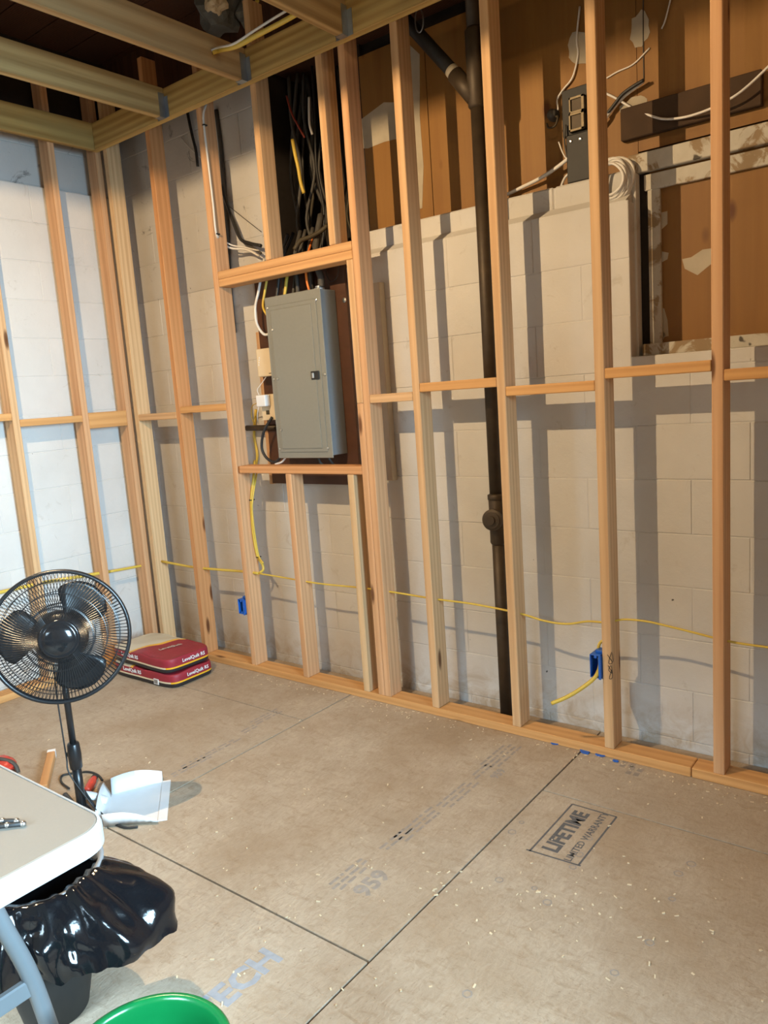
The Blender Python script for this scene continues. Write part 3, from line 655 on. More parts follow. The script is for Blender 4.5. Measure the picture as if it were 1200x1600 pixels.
# coil of cable behind the stud at the window corner
cb = bmesh.new(); cc = ay(961, 283, .262)
for k in range(6):
    pts = []
    for i in range(28):
        a = 2*math.pi*i/28; r_ = .084-.006*k+.004*math.sin(3*a+k*1.7)
        pts.append(cc+Vector((r_*math.cos(a)*.85, -.008*k+.004*math.sin(2*a+k), r_*math.sin(a)*1.02)))
    addtube(cb, pts, .0055, 6, closed=True)
tag(fin('cable_coil', cb, M['whitec'], None, True), 'coil of white cable hung beside the boarded window', 'cable')

# meter-socket style boxes on the plywood
sb = thing('terminal_box', 'old black terminal box with two metal framed sockets on the plywood', 'electrical box', ay(905, 170, PY))
o0 = sb.location.copy()
def rel(px, py, y): return ay(px, py, y)-o0
a, b = rel(884, 150, PY-.002), rel(915, 205, PY-.002)
box('back_plate', (a.x-.006, PY-.03-o0.y, b.z-.01), (b.x+.06, PY-.002-o0.y, a.z+.012), M['blackm'], sb, .003)
for (y0, y1) in [(152, 172), (177, 200)]:
    a, b = rel(889, y0, PY-.045), rel(916, y1, PY-.045); bm = bmesh.new()
    x0, x1, z0, z1 = a.x, a.x+.062, b.z, a.z-.004; yy = PY-.05-o0.y
    for (u0_, v0_, u1_, v1_) in [(x0, z0, x1, z0+.009), (x0, z1-.009, x1, z1), (x0, z0, x0+.007, z1), (x1-.012, z0, x1, z1)]:
        addbox(bm, (u0_, yy, v0_), (u1_, yy+.022, v1_), .001)
    fin('socket_frame', bm, M['dullmetal'], sb)
    box('socket_face', (x0+.01, yy+.006, z0+.009), (x1-.01, yy+.02, z1-.009), M['iron'], sb)
db = thing('meter_box', 'black metal box hanging below the framed sockets behind the stud', 'electrical box', ay(905, 280, PY)); o1 = db.location.copy()
a, b = ay(887, 205, PY-.04)-o1, ay(925, 285, PY-.04)-o1
box('case', (a.x, PY-.06-o1.y, b.z+.01), (a.x+.10, PY-.001-o1.y, a.z-.022), M['blackm'], db, .004)
for (px, py) in [(892, 221), (907, 217)]:
    q = ay(px, py, PY-.06)-o1; bm = bmesh.new(); addlathe(bm, [(.006, 0), (.006, .003), (.003, .005)], Matrix.Translation(q) @ frame((0, -1, 0)), 10); fin('screw', bm, M['steel'], db)
kn = thing('porcelain_knob', 'old dark cloth-wrapped wire knob left of the terminal box', 'electrical fitting', ay(868, 182, PY)); o2 = kn.location.copy()
bm = bmesh.new(); addlathe(bm, [(.012, 0), (.022, .006), (.024, .02), (.016, .03), (.020, .04), (.010, .046)], frame((0, -1, 0)), 16); fin('knob_body', bm, M['greyc'], kn, True)
bm = bmesh.new(); addtube(bm, catmull([(.01, -.03, -.01), (.03, -.045, -.02), (.02, -.05, -.05), (-.01, -.045, -.05), (-.02, -.04, -.03)], 5), .004, 6); fin('wire_tail', bm, M['olivec'], kn, True)

# ------------------------------------------------------------------ boxes left of the panel
def small_box(name, label, cat, px0, py0, px1, py1, y0, y1, mat, bev=.006):
    a, b = ay(px0, py0, y0), ay(px1, py1, y0)
    o = thing(name, label, cat, ((a.x+b.x)/2, (y0+y1)/2, b.z)); return o, (a.x-o.location.x, b.x-o.location.x, 0, a.z-b.z, y0-o.location.y, y1-o.location.y)
o, (x0, x1, z0, z1, y0, y1) = small_box('network_terminal', 'cream box with tiny white lights left of the panel', 'electrical box', 399, 546, 428, 587, .09, .12, 'cream')
box('case', (x0, y0, z0), (x1, y1, z1), M['cream'], o, .006, 2)
for k in range(4): box('indicator', (x0+.012+.003*k, y0-.001, z1*.55+.012*k-.02), (x0+.018+.003*k, y0+.001, z1*.55+.012*k-.013), M['whitep'], o)
box('printed_logo', (x1-.035, y0-.0006, z0+.012), (x1-.018, y0+.001, z0+.016), M['olivec'], o)
o, (x0, x1, z0, z1, y0, y1) = small_box('outlet_plate', 'cream duplex outlet plate low beside the panel', 'outlet', 407, 617, 432, 656, .10, .155, 'cream')
box('plate', (x0, y0, z0), (x1, y0+.006, z1), M['cream'], o, .002); box('box_body', (x0+.008, y0+.006, z0+.008), (x1-.008, y1, z1-.008), M['cream'], o)
for zz in (.3, .68):
    box('socket', (x0+.030, y0-.002, z1*zz-.011), (x0+.056, y0+.002, z1*zz+.011), M['olivec'], o, .002)
o, (x0, x1, z0, z1, y0, y1) = small_box('power_adapter', 'small white plug adapter in the cream outlet', 'adapter', 399, 618, 415, 635, .06, .098, 'whitep')
box('case', (x0, y0, z0), (x1, y1, z1), M['whitep'], o, .005, 2)
box('prong', (x0+.02, y1-.001, z1*.4), (x0+.024, y1+.002, z1*.6), M['steel'], o)
cable([ay(405, 618, .08), ay(402, 609, .085), ay(408, 600, .09), ay(415, 590, .10), ay(417, 585, .11)], .0022, 'whitec', 'thin white cord from the cream box to the plug adapter')
cable([ay(401, 630, .08), ay(394, 635, .12), ay(393, 650, .16), ay(398, 665, .19)], .0025, 'yellow', 'thin yellowish wire hooked left of the plug adapter')
cable([ay(404, 636, .08), ay(402, 650, .10), ay(404, 662, .15)], .0025, 'whitec', 'thin white cord hanging below the plug adapter')
tag(tube('conduit', [ay(386, 669, .17), ay(432, 668, .155)], .016, M['iron'], None, 10, True, 0), 'dark horizontal conduit stub at the lower left of panel', 'conduit')
# pale wooden furring strips on the wall at each side of the backing board
q0, q1 = ay(391, 480, .18), ay(402, 640, .18)
tag(box('furring_strip', (.100, .168, 1.03), (.124, .208, 1.84), M['stud'], None, .002), 'pale furring strip on the wall left of the panel backing board', 'wood strip')
tag(box('furring_strip', (.905, .168, 1.06), (.945, .208, 1.98), M['palewood'], None, .002), 'pale furring strip on the wall right of the panel king stud', 'wood strip').color = (1.1, 1.2, 1.25, 1)

# ------------------------------------------------------------------ blue outlet boxes
def outlet_box(px0, px1, py0, py1, label, xr):
    a, b = ay(px0, py0, -.012), ay(px1, py1, -.012)
    t = thing('outlet_box', label, 'outlet box', (xr, 0, b.z)); wd = min(xr-a.x, .062); ht = a.z-b.z; d0, d1 = -.012, .062; th = .0035
    bm = bmesh.new()
    addbox(bm, (-wd, d0, 0), (-wd+th, d1, ht), .001); addbox(bm, (-th-.001, d0, 0), (-.001, d1, ht), .001)
    addbox(bm, (-wd, d0, 0), (-.001, d1, th), .001); addbox(bm, (-wd, d0, ht-th), (-.001, d1, ht), .001); addbox(bm, (-wd, d1-th, 0), (-.001, d1, ht))
    fin('shell', bm, M['blue'], t)
    box('screw_boss', (-wd*.62, d0, ht-.014), (-wd*.38, d0+.02, ht-th), M['blue'], t, .001); box('screw_boss', (-wd*.62, d0, th), (-wd*.38, d0+.02, .014), M['blue'], t, .001)
    box('nail_bracket', (-wd*.7, .012, ht), (-.002, .05, ht+.012), M['blue'], t, .002); box('nail_bracket', (-wd*.7, .012, -.010), (-.002, .05, 0), M['blue'], t, .002)
    box('mounting_flange', (-.010, d0-.001, -.004), (-.001, d0+.003, ht+.004), M['blue'], t)
    return t
outlet_box(921, 945, 1022, 1062, 'blue plastic outlet box with yellow cable on the right stud', 5*S-.001)
outlet_box(371, 386, 936, 961, 'blue plastic outlet box on the king stud above the red sacks', -.001)

# ------------------------------------------------------------------ drain pipe
PXc, PYc = 1.513, .151
dp = thing('drain_pipe', 'dark cast iron drain stack with a wye behind the studs', 'pipe', (PXc, PYc, 0))
lathe('pipe', [(.0275, .0), (.0275, .80)], M['iron'], dp, n=24); lathe('pipe', [(.0275, .99), (.0275, 2.60)], M['iron'], dp, n=24)
lathe('pipe', [(.0275, 2.86), (.0275, 3.4)], M['iron'], dp, n=24)
lathe('coupling', [(.0275, .79), (.034, .80), (.034, .99), (.0275, 1.0)], M['iron'], dp, n=24); lathe('coupling', [(.0275, .985), (.037, .99), (.037, 1.01), (.0275, 1.015)], M['iron'], dp, n=24)
bm = bmesh.new(); addlathe(bm, [(.036, .0), (.036, .042), (.046, .044), (.046, .056), (.036, .06), (.036, .064), (.018, .066), (.018, .076)], Matrix.Translation((0, 0, .905)) @ frame((.12, -1, .05)), 36); fin('cleanout_plug', bm, M['iron'], dp)
lathe('wye_body', [(.0275, 2.57), (.036, 2.58), (.036, 2.86), (.0275, 2.87)], M['iron'], dp, n=24)
br = [Vector((0, 0, 2.60)), ay(707, 112, PYc)-Vector((PXc, PYc, 0)), ay(640, 38, PYc)-Vector((PXc, PYc, 0)), ay(560, -40, PYc)-Vector((PXc, PYc, 0))]
d_ = (br[1]-br[0])
tube('wye_branch', [br[0]+d_*.05, br[0]+d_*.9], .034, M['iron'], dp, 20, True, 0)
tube('branch_pipe', [br[1], br[2], br[2]+(br[2]-br[1])*1.2], .0275, M['blackm'], dp, 20, True, 0)
tube('pale_ring', [br[0]+d_*.9, br[0]+d_*1.06], .0285, M['patch'], dp, 20, True, 0)
# metal strap at the branch
st = bmesh.new(); qc = ay(655, 32, .12)
addtube(st, [qc+Vector((.02*math.cos(a), 0, .045*math.sin(a))) for a in [2*math.pi*k/20 for k in range(20)]], .003, 6, closed=True)
h_ = fin('hanger_strap', st, M['galv'], dp); h_.location = (-PXc, -PYc, 0)

# ------------------------------------------------------------------ sacks
def sack(z, rot, off, label, seed):
    t = thing('sack', label, 'sack', (-.455+off[0], -.262+off[1], z), rot)
    bm = bmesh.new(); bmesh.ops.create_cube(bm, size=2); bmesh.ops.subdivide_edges(bm, edges=bm.edges, cuts=15, use_grid_fill=True)
    hx, hy, hz = .278, .150, .0415
    for v in bm.verts:
        x, y, zz = v.co; k = 7.0; n_ = (abs(x)**k+abs(y)**k)**(1/k); 
        m_ = max(abs(x), abs(y)); s_ = m_/n_ if n_ > 0 else 1
        X_, Y_ = x*s_, y*s_
        edge = max(abs(X_), abs(Y_)); zz2 = zz*(1-.16*max(0, edge-.75)/.25) if abs(zz) > .99 else zz
        bul = 1-.035*abs(zz)**4
        p = Vector((X_*hx*bul, Y_*hy*bul, zz2*hz+hz))
        nn = mnoise.noise(p*9+Vector((seed*3.1, 0, 0)))*.011*(0 if zz < -.99 else 1)
        p.z += nn*(zz+1)*.5; p.x += mnoise.noise(p*14+Vector((0, seed, 0)))*.003; p.y += mnoise.noise(p*14+Vector((9, seed, 0)))*.002
        v.co = p
    fin('paper_body', bm, M['sack'], t, True)
    Mf = Matrix(((1, 0, 0, -.07), (0, 0, -1, -hy-.003), (0, 1, 0, .055), (0, 0, 0, 1)))
    text_mesh('printed_text', 'LevelQuik RS', .030, M['whitep'], Mf, t, .0006, bold=.0004)
    Mr = Matrix(((0, 0, 1, hx+.003), (1, 0, 0, .02), (0, 1, 0, .055), (0, 0, 0, 1)))
    text_mesh('printed_text', 'LevelQuik RS', .027, M['whitep'], Mr, t, .0006, bold=.0004)
    if z < .01:
        box('barcode', (.12, -hy-.004, .012), (.16, -hy-.001, .042), M['whitep'], t); 
        for k in range(5): box('barcode_bar', (.125+k*.006, -hy-.0046, .016), (.128+k*.006, -hy-.0038, .038), M['marker'], t)
    else:
        Mt = Matrix.Translation((.10, .0, .0872)) @ Matrix.Rotation(math.radians(78), 4, 'Z')
        text_mesh('printed_text', 'LevelQuik', .032, M['patch'], Mt, t, .0008, bold=.0004)
    return t
sack(0.0, .02, (0.004, .0), 'lower red paper sack of a stacked pair in the corner', 1)
sack(.083, -.035, (0, .0), 'upper red paper sack with cream top on the stacked pair', 2)

# ------------------------------------------------------------------ stand fan
FB = Vector((.62, -1.40, 0)); HC = Vector((.728, -1.447, .742))
fan = thing('stand_fan', 'black oscillating stand fan beside the folding table', 'fan', FB)
lathe('base', [(.045, 0), (.045, .02), (.03, .05), (.02, .07)], M['blackp'], fan, n=28)
for ang_ in (165, 240, 315):
    a_ = math.radians(ang_); tube('foot', [(.03*math.cos(a_), .03*math.sin(a_), .018), (.20*math.cos(a_), .20*math.sin(a_), .013), (.25*math.cos(a_), .25*math.sin(a_), .012)], [.016, .012, .011], M['blackp'], fan, 10)
lathe('lower_pole', [(.0165, .05), (.0165, .235)], M['blackp'], fan, n=20)
lathe('height_collar', [(.0165, .215), (.0215, .22), (.0235, .27), (.021, .31), (.018, .315)], M['blackp'], fan, n=20)
bm = bmesh.new(); addlathe(bm, [(.009, 0), (.010, .016), (.006, .022)], Matrix.Translation((-.02, .0, .265)) @ frame((-1, -.4, 0)), 12); fin('collar_knob', bm, M['blackp'], fan, True)
lathe('upper_pole', [(.0115, .30), (.0115, .66)], M['blackp'], fan, n=16)
dirn = (CAM-HC); dirn.z = .10*dirn.length; dirn = (dirn.normalized()+Vector((-.14, -.05, 0))).normalized()
F = frame(dirn); Hm = Matrix.Translation(HC-FB) @ F
bm = bmesh.new(); addlathe(bm, [(.02, -.19), (.055, -.18), (.062, -.10), (.058, -.055), (.03, -.05)], Hm, 24); fin('motor_housing', bm, M['blackp'], fan, True)
tube('neck', [(0, 0, .63), (HC-FB)+dirn*-.12+Vector((0, 0, -.04)), (HC-FB)+dirn*-.11], .022, M['blackp'], fan, 12)
def ring(bm, R, z, r, n=64, sides=8): addtube(bm, [Hm @ Vector((R*math.cos(2*math.pi*k/n), R*math.sin(2*math.pi*k/n), z)) for k in range(n)], r, sides, closed=True)
GR = .222
bm = bmesh.new(); addlathe(bm, [(GR-.007, -.013), (GR+.004, -.013), (GR+.006, .0), (GR+.004, .013), (GR-.007, .013), (GR-.007, -.013)], Hm, 72, False); fin('grill_rim', bm, M['blackp'], fan, True)
def cage(sign, twist, name, hub):
    bm = bmesh.new(); N = 112
    for k in range(N):
        a0 = 2*math.pi*k/N; pts = []
        for j in range(7):
            f = j/6; R = hub+(GR-hub)*f; a = a0+twist*(1-f)**1.2
            z = sign*.046*(1-f**2.6)+sign*.004
            pts.append(Hm @ Vector((R*math.cos(a), R*math.sin(a), z)))
        addtube(bm, pts, .00125, 4, False)
    for R in (.106, .109, .150, .190):
        f = (R-hub)/(GR-hub); ring(bm, R, sign*.046*(1-f**2.6)+sign*.003, .0014, 64, 5)
    o = fin(name, bm, M['blackp'], fan); o['kind'] = 'stuff'; return o
cage(1, .20, 'front_grill', .062); cage(-1, -.10, 'rear_grill', .06)
bm = bmesh.new(); addlathe(bm, [(.064, .040), (.066, .052), (.060, .058), (.056, .054), (.050, .060), (.03, .066), (.004, .068)], Hm, 40); fin('centre_cap', bm, M['gloss'], fan, True)
bm = bmesh.new(); addlathe(bm, [(.085, -.02), (.09, .0), (.075, .024), (.04, .03)], Hm, 36); fin('blade_hub', bm, M['blackp'], fan, True)
# three broad swept blades; angle measured in the grill plane
def blade(a0):
    bm = bmesh.new(); nr, na = 9, 8; g = []
    for i in range(nr):
        R = .07+(.200-.07)*i/(nr-1); f = i/(nr-1); half = .42+.20*math.sin(f*2.0); half *= (1-.30*f**5); row = []
        for j in range(na):
            s_ = j/(na-1)*2-1; a = a0+.12*f+half*s_; z = .022*s_*(.8-.2*f)-.006
            row.append((R*(1-.10*s_*s_*f**3), a, z))
        g.append(row)
    top = [[bm.verts.new(Hm @ Vector((R*math.cos(a), R*math.sin(a), z+.001))) for R, a, z in r] for r in g]
    bot = [[bm.verts.new(Hm @ Vector((R*math.cos(a), R*math.sin(a), z-.0015))) for R, a, z in r] for r in g]
    for i in range(nr-1):
        for j in range(na-1):
            bm.faces.new((top[i][j], top[i+1][j], top[i+1][j+1], top[i][j+1])); bm.faces.new((bot[i][j], bot[i][j+1], bot[i+1][j+1], bot[i+1][j]))
    per = [(0, j) for j in range(na)]+[(i, na-1) for i in range(1, nr)]+[(nr-1, j) for j in range(na-2, -1, -1)]+[(i, 0) for i in range(nr-2, 0, -1)]
    for k in range(len(per)):
        a_, b_ = per[k], per[(k+1) % len(per)]
        bm.faces.new((top[a_[0]][a_[1]], top[b_[0]][b_[1]], bot[b_[0]][b_[1]], bot[a_[0]][a_[1]]))
    return fin('blade', bm, M['blackp'], fan, True)
for a in (48, 166, -74): blade(math.radians(a))
tube('power_cord', [(-.0, -.03, .62), (-.028, -.02, .5), (-.03, -.018, .38), (-.022, -.02, .26), (.0, -.026, .2), (.06, .02, .06)], .003, M['blackc'], fan, 6)
cordp = [az(128, 1250, .10), az(108, 1232, .012), az(96, 1222, .006), az(97, 1212, .006), az(115, 1208, .006), az(138, 1206, .006), az(153, 1211, .006), az(160, 1219, .006)]
co = tube('floor_cord', [p-FB for p in cordp[1:]], .0045, M['blackc'], fan, 6)
cp2 = [az(127, 1228, .12), az(140, 1248, .08), az(155, 1268, .04), az(175, 1285, .008), az(195, 1293, .006), az(215, 1292, .006)]
tube('floor_cord', [p-FB for p in cp2], .0045, M['blackc'], fan, 6)

# ------------------------------------------------------------------ folding table
TX1, TY1, TZ = 1.932, -2.022, .74
tbl = thing('folding_table', 'off-white plastic folding table with grey tube legs in the near corner', 'table', (1.0, -2.4, 0))
def rrect(x0, y0, x1, y1, r, n=8):
    pts = []
    for cx, cy, a0 in [(x1-r, y1-r, 0), (x0+r, y1-r, 90), (x0+r, y0+r, 180), (x1-r, y0+r, 270)]:
        for k in range(n+1): a = math.radians(a0+90*k/n); pts.append((cx+r*math.cos(a), cy+r*math.sin(a)))
    return pts
def loft(bm, loops):
    rows = [[bm.verts.new(p) for p in lp] for lp in loops]; n = len(rows[0])
    for a, b in zip(rows, rows[1:]):
        for k in range(n): bm.faces.new((a[k], a[(k+1) % n], b[(k+1) % n], b[k]))
    bm.faces.new(rows[0][::-1]); bm.faces.new(rows[-1])
X0t, Y0t = .10-1.0, -2.784+2.4; X1t, Y1t = TX1-1.0, TY1+2.4
def lp(ins, z, r=.065): return [(x, y, z) for x, y in rrect(X0t+ins, Y0t+ins, X1t-ins, Y1t-ins, max(r-ins, .01))]
bm = bmesh.new()
loft(bm, [lp(.009, TZ-.012), lp(.009, TZ-.0015), lp(.012, TZ), lp(.03, TZ)])
fin('table_top', bm, M['tabletop'], tbl)
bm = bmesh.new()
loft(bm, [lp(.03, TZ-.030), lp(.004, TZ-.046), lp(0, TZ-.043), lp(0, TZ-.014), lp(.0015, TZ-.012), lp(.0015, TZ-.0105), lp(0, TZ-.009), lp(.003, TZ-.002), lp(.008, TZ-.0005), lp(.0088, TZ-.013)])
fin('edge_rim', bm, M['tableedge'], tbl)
for xx in (X1t-.20, X0t+.20):
    lg = tube('leg_frame', [(xx, Y1t-.05, 0.0), (xx, Y1t-.075, .20), (xx, Y1t-.105, .40), (xx, Y1t-.145, .55), (xx, Y1t-.16, .62), (xx, Y1t-.16, TZ-.035)], .0165, M['tubegrey'], tbl, 14)
    lg2 = tube('leg_frame', [(xx, Y0t+.05, 0.0), (xx, Y0t+.075, .20), (xx, Y0t+.105, .40), (xx, Y0t+.145, .55), (xx, Y0t+.16, .62), (xx, Y0t+.16, TZ-.035)], .0165, M['tubegrey'], tbl, 14)
    box('foot_cap', (xx-.02, Y1t-.07, 0), (xx+.02, Y1t-.03, .03), M['blackm'], lg, .004, pivot=False); box('foot_cap', (xx-.02, Y0t+.03, 0), (xx+.02, Y0t+.07, .03), M['blackm'], lg2, .004, pivot=False)
    box('crossbar', (xx-.008, Y0t+.11, .365), (xx+.008, Y1t-.11, .402), M['tubegrey'], tbl, .003)
for i, (px, py, px2, py2, lb) in enumerate([(0, 1281, 26, 1283, 'dark drill bit on the table, the upper of two'), (0, 1291, 36, 1287, 'dark drill bit on the table, the lower of two')]):
    a, b = az(px-18, py+2, TZ+.006), az(px2, py2, TZ+.006); t = thing('drill_bit', lb, 'drill bit', ((a+b)/2)-Vector((0, 0, .006))); o3 = t.location
    tube('shank', [a-o3, b-o3], .0045, M['blackm'], t, 8, True, 0)
    d = (b-a).normalized(); bm = bmesh.new(); bmesh.ops.create_icosphere(bm, subdivisions=2, radius=.006); tip = fin('tip', bm, M['steel'], t, True); tip.location = b-o3
    bm = bmesh.new(); bmesh.ops.create_icosphere(bm, subdivisions=2, radius=.0055); tip = fin('tip', bm, M['steel'], t, True); tip.location = b-o3-d*.028+Vector((0, 0, .001))

# ------------------------------------------------------------------ waste bin with liner
BC = Vector((1.365, -1.925, 0)); BR, BH = .150, .385
bn = thing('waste_bin', 'grey round waste bin with black liner behind the folding table', 'bin', BC)
lathe('body', [(.075, 0), (.078, .004), (BR-.004, BH-.06), (BR-.010, BH-.06), (.070, .012)], M['blackm'], bn, n=48)
lathe('rim_band', [(BR-.004, BH-.062), (BR+.002, BH-.02), (BR+.006, BH-.018), (BR+.008, BH), (BR-.004, BH), (BR-.010, BH-.03), (BR-.016, BH-.16), (BR-.014, BH-.16), (BR-.004, BH-.062)], M['bin'], bn, n=48, caps=False)
def liner():
    bm = bmesh.new(); n, m = 180, 26; rows = []; rn = random.Random(3)
    lens = []
    for k in range(n):
        a = 2*math.pi*k/n
        lens.append(.185-.05*max(0, math.cos(a-.75))+.03*math.sin(a*2+.6)+.045*mnoise.noise(Vector((math.cos(a)*2.3, math.sin(a)*2.3, 4)))+.018*mnoise.noise(Vector((math.cos(a)*9, math.sin(a)*9, 1))))
    vdir = math.atan2(CAM.y-BC.y, CAM.x-BC.x)
    for j in range(m):
        row = []
        for k in range(n):
            a = 2*math.pi*k/n; f = j/(m-1); da = (a-vdir+math.pi) % (2*math.pi)-math.pi
            far = 1/(1+math.exp((abs(da)-1.5)*7))      # liner covers the near side of the rim only
            if j < 6:     # inside wall up to the rim
                R = BR-.014-.010*(5-j); z = BH-.05*(5-j)-(1-far)*.055
            else:
                g = (j-6)/(m-7); R = BR+.010+.035*math.sin(min(g*2.2, 1.57))+.020*g
                z = BH+.006-lens[k]*far*g-(1-far)*.05
                if far < .5: R = BR-.014-.004*g
            fold = mnoise.noise(Vector((math.cos(a)*2.4, math.sin(a)*2.4, z*2)))*.055+abs(mnoise.noise(Vector((math.cos(a)*4, math.sin(a)*4, z*10+3))))*.035-.010
            if j >= 6: R += .085*max(0, math.cos(a-.75))**2*math.sin(min(1, g*1.3)*1.57)*far
            tri = abs(((a*9/(2*math.pi)+.5*mnoise.noise(Vector((math.cos(a)*2, math.sin(a)*2, z*5)))) % 1)*2-1)
            if j >= 6: R += (fold+.034*(tri-.5))*min(1, (j-5)/6)*far
            z += mnoise.noise(Vector((math.cos(a)*6, math.sin(a)*6, f*5+7)))*.012*(1 if j > 4 else .2)*far
            row.append(bm.verts.new((R*math.cos(a), R*math.sin(a), z)))
        rows.append(row)
    for p, q in zip(rows, rows[1:]):
        for k in range(n): bm.faces.new((p[k], p[(k+1) % n], q[(k+1) % n], q[k]))
    cvt = bm.verts.new((0, 0, .10))
    for k in range(n): bm.faces.new((rows[0][(k+1) % n], rows[0][k], cvt))
    return fin('bag_liner', bm, M['bag'], bn, True)
liner()

# ------------------------------------------------------------------ bucket
bk = thing('bucket', 'glossy green plastic bucket at the bottom edge', 'bucket', (2.055, -2.098, 0))
lathe('shell', [(.118, 0), (.122, .004), (.140, .30), (.148, .302), (.148, .312), (.142, .316), (.142, .340), (.150, .342), (.152, .352), (.151, .366), (.146, .372), (.138, .371), (.134, .362), (.132, .34), (.116, .008)], M['green'], bk, n=64)
tube('bail_handle', [(.148*math.cos(a), .148*math.sin(a), .31-.16*math.sin((a-1.2)/math.pi*math.pi) if False else .31-.17*math.sin(max(0, min(1, (a-1.2)/math.pi))*math.pi)) for a in [1.2+math.pi*k/12 for k in range(13)]], .003, M['steel'], bk, 8)

# ------------------------------------------------------------------ dustpan
dpn = thing('dustpan', 'white plastic dustpan lying on the floor by the fan', 'dustpan', (.70, -1.235, 0))
lipc = (az(252, 1217, 0)+az(246, 1284, 0))/2; O = Vector((.70, -1.235, 0))
L0, L1 = az(254, 1222, .0)-O, az(247, 1284, .0)-O; bdir = Vector((-.62, -.78, 0)).normalized()
B0, B1 = L0+bdir*.19+(L1-L0)*.12, L1+bdir*.19-(L1-L0)*.12
def slab(name, quad, th, parent, mat):
    bm_ = bmesh.new(); t = Vector(th); a = [bm_.verts.new(q) for q in quad]; b = [bm_.verts.new(q+t) for q in quad]
    bm_.faces.new(a[::-1]); bm_.faces.new(b)
    for i in range(4): bm_.faces.new((a[i], a[(i+1) % 4], b[(i+1) % 4], b[i]))
    return fin(name, bm_, mat, parent)
Z = lambda v, z: Vector((v.x, v.y, z))
ns = 8
def panwall(name, P0, P1, h0, h1, outw):
    bm_ = bmesh.new(); inn, ou = [], []
    for k in range(ns+1):
        f = k/ns; p = P0.lerp(P1, f); h = h0+(h1-h0)*f+.018*math.sin(f*math.pi)
        inn.append((bm_.verts.new(Z(p, .003)), bm_.verts.new(Z(p+outw*.022, h)), bm_.verts.new(Z(p+outw*.025, h)), bm_.verts.new(Z(p+outw*.004, .0))))
    for a, b in zip(inn, inn[1:]):
        for i in range(4): bm_.faces.new((a[i], a[(i+1) % 4], b[(i+1) % 4], b[i]))
    bm_.faces.new(inn[0][::-1]); bm_.faces.new(inn[-1])
    return fin(name, bm_, M['whitep'], dpn, True)
slab('tray', [L0, L1, B1, B0], (0, 0, .003), dpn, M['whitep'])
sd = (L0-L1).normalized()
panwall('side_wall', L0, B0, .035, .06, sd); panwall('side_wall', L1, B1, .02, .06, -sd); panwall('rear_wall', B0, B1, .06, .06, bdir)
slab('lip', [Z(L0, .001), Z(L1, .001), Z(L1-bdir*.032, .0), Z(L0-bdir*.032, .0)], (0, 0, .004), dpn, M['whitep'])
hb = (B0+B1)/2
tube('handle', [Z(hb, .04), Z(hb+bdir*.05, .07), Z(hb+bdir*.10, .085)], .013, M['whitep'], dpn, 10, flat=1.6)

# ------------------------------------------------------------------ small things on the floor
q0, q1 = az(81, 1176, .02), az(66, 1240, .02)
d = (q1-q0); d.z = 0; Lw = .34; ang = math.atan2(d.y, d.x)
wc_ = thing('wood_offcut', 'short wood offcut with white painted end on the floor by fan', 'wood offcut', (q0.x, q0.y, 0), ang)
o = lumber('stick', (0, -.016, 0), (Lw, .016, .034), 'x', wc_, (.95, .8, .6)); box('painted_end', (-.004, -.0165, 0), (0.02, .0165, .0345), M['whitep'], wc_, .001)
rt = thing('red_tool', 'small red handled tool lying behind the fan pole', 'tool', az(138, 1228, 0))
o4 = rt.location.copy(); a, b = az(147, 1216, .016)-o4, az(136, 1236, .016)-o4
tube('handle', [a, (a+b)/2, b], [.012, .016, .015], M['red'], rt, 12); tube('shaft', [b, b+(b-a)*.9], .006, M['steel'], rt, 8, True, 0)
tube('rear_cap', [a+(a-b)*.12, a], .013, M['blackm'], rt, 10, True, 0)
rb = thing('red_bag', 'crumpled red bag with grey strap at the far left behind the table', 'bag', az(2, 1205, 0)); o5 = rb.location.copy()
bm = bmesh.new(); bmesh.ops.create_icosphere(bm, subdivisions=4, radius=1)
for v in bm.verts:
    p = v.co.copy(); n_ = mnoise.noise(p*2.5)*.18+mnoise.noise(p*6)*.08; p *= 1+n_; v.co = Vector((p.x*.075, p.y*.055, max(0, p.z*.03+.028)))
fin('bag_body', bm, M['red'], rb, True)
tube('strap', [(-.05, -.03, .05), (.0, -.01, .062), (.05, .02, .05), (.075, .03, .03), (.09, .03, .006)], .006, M['greyc'], rb, 8, flat=1.6)
for i, (px, py, s_, lb) in enumerate([(866, 1163, .014, 'leftmost'), (914, 1176, .022, 'largest'), (937, 1181, .016, 'second from the right of the row of'), (962, 1190, .013, 'rightmost')]):
    q = az(px, py, 0); rnn = random.Random(i); pts = []
    for k in range(7):
        a = 2*math.pi*k/7; r_ = s_*rnn.uniform(.6, 1.1); pts.append(q+Vector((r_*1.3*math.cos(a), r_*.6*math.sin(a), .0005+rnn.uniform(0, .003))))
    o = patch('plastic_scrap', pts, (0, 0, .004), M['blue']); tag(o, lb+' blue plastic scrap along the bottom plate' if i != 1 else 'largest blue plastic scrap lying along the bottom plate', 'plastic scrap', 'blue scraps by the plate')
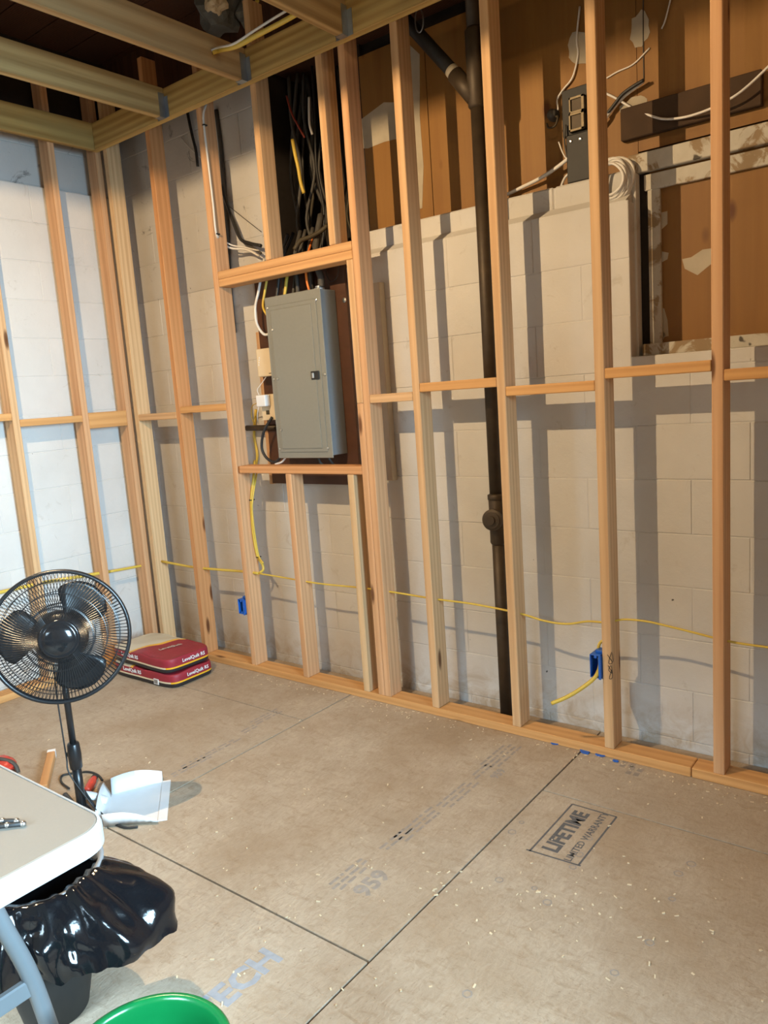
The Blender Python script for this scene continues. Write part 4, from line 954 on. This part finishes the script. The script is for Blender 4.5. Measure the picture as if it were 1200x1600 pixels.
# shavings and sawdust
def shavings():
    bm = bmesh.new(); rn = random.Random(21)
    clusters = [(az(1010, 1420, 0), .18, 40), (az(690, 1375, 0), .05, 14), (az(865, 1410, 0), .12, 26), (az(330, 1330, 0), .3, 40), (az(460, 1480, 0), .22, 30), (az(1120, 1215, 0), .1, 20)]
    spots = []
    for c, s_, n in clusters:
        for _ in range(n): spots.append((c.x+rn.gauss(0, s_), c.y+rn.gauss(0, s_)))
    for _ in range(170): spots.append((rn.uniform(-.2, 3.2), -.012-abs(rn.gauss(0, .05))))
    for _ in range(150): spots.append((rn.uniform(-.3, 3.6), rn.uniform(-2.3, -.05)))
    for (x, y) in spots:
        if y > -.006 or (x < -.1 and y > -.5): continue
        l = rn.choice([.002, .0025, .003, .004, .006]); wd = rn.uniform(.0012, .0026); a = rn.uniform(0, 6.3); h = rn.uniform(.0015, .004)
        d_ = Vector((math.cos(a), math.sin(a), 0)); n_ = Vector((-d_.y, d_.x, 0)); c = Vector((x, y, .0006))
        pts = [c-d_*l-n_*wd, c+d_*l-n_*wd, c+d_*l+n_*wd, c-d_*l+n_*wd]
        lo = [bm.verts.new(p) for p in pts]; hi = [bm.verts.new(p*1+Vector((0, 0, h*(1 if i in (0, 3) else .5)))) for i, p in enumerate(pts)]
        bm.faces.new(lo[::-1]); bm.faces.new(hi)
        for i in range(4): bm.faces.new((lo[i], lo[(i+1) % 4], hi[(i+1) % 4], hi[i]))
    o = fin('wood_shavings', bm, M['chip']); tag(o, 'pale wood shavings scattered over the subfloor', 'wood shavings'); o['kind'] = 'stuff'
shavings()
# grey insulation scraps between the joists, up under the roof deck
for i, (px, py, s_, m, lb) in enumerate([(345, 18, .10, 'insul', 'grey insulation lump hanging highest between joists'), (385, 20, .07, 'insul', 'smaller grey insulation lump beside the larger one overhead'), (338, 3, .05, 'cream', 'tan insulation scrap above the grey lumps overhead'), (412, 8, .05, 'yellow', 'yellowish insulation scrap by the joist overhead')]):
    q = az(px, py, 3.40); bm = bmesh.new(); bmesh.ops.create_icosphere(bm, subdivisions=3, radius=1)
    for v in bm.verts:
        p = v.co.copy(); p *= 1+mnoise.noise(p*1.8+Vector((i*5, 0, 0)))*.5; v.co = Vector((p.x*s_, p.y*s_, max(-.09, min(.083, p.z*s_*1.2))))
    o = fin('insulation_scrap', bm, M[m], None); o.location = q; tag(o, lb, 'insulation')

# ------------------------------------------------------------------ the work lamp hung from the joists, above the view
wl = thing('work_lamp', 'metal dome work lamp hanging under the joists', 'lamp', LAMP)
lathe('shade', [(.180, -.012), (.182, -.011), (.172, .03), (.13, .085), (.05, .12), (.03, .125), (.03, .122), (.048, .116), (.126, .082), (.168, .03), (.178, -.011)], M['galv'], wl, n=48, caps=False)
lathe('bulb', [(.004, .022), (.02, .028), (.028, .05), (.02, .085), (.014, .12)], M['whitep'], wl, n=20)
tube('cord', [(0, 0, .12), (0, 0, .55)], .004, M['blackc'], wl, 8, True, 0)
pl = bpy.data.lights.new('work_lamp_light', 'POINT'); pl.energy = 200; pl.color = (1.0, .70, .385); pl.shadow_soft_size = .005
po = bpy.data.objects.new('work_lamp_light', pl); C.objects.link(po); po.parent = wl; po.location = (0, 0, 0)
# bare bulb higher up among the joists
cl = thing('ceiling_bulb', 'bare bulb under the roof deck', 'lamp', (2.35, -1.1, 3.40))
lathe('socket', [(.03, .045), (.03, .084)], M['whitep'], cl, n=16); lathe('bulb', [(.012, .045), (.03, .0), (.02, -.025), (.004, -.032)], M['whitep'], cl, n=16)
pl = bpy.data.lights.new('ceiling_bulb_light', 'POINT'); pl.energy = 9; pl.color = (1.0, .72, .40); pl.shadow_soft_size = .03
po = bpy.data.objects.new('ceiling_bulb_light', pl); C.objects.link(po); po.parent = cl; po.location = (0, 0, -.07)
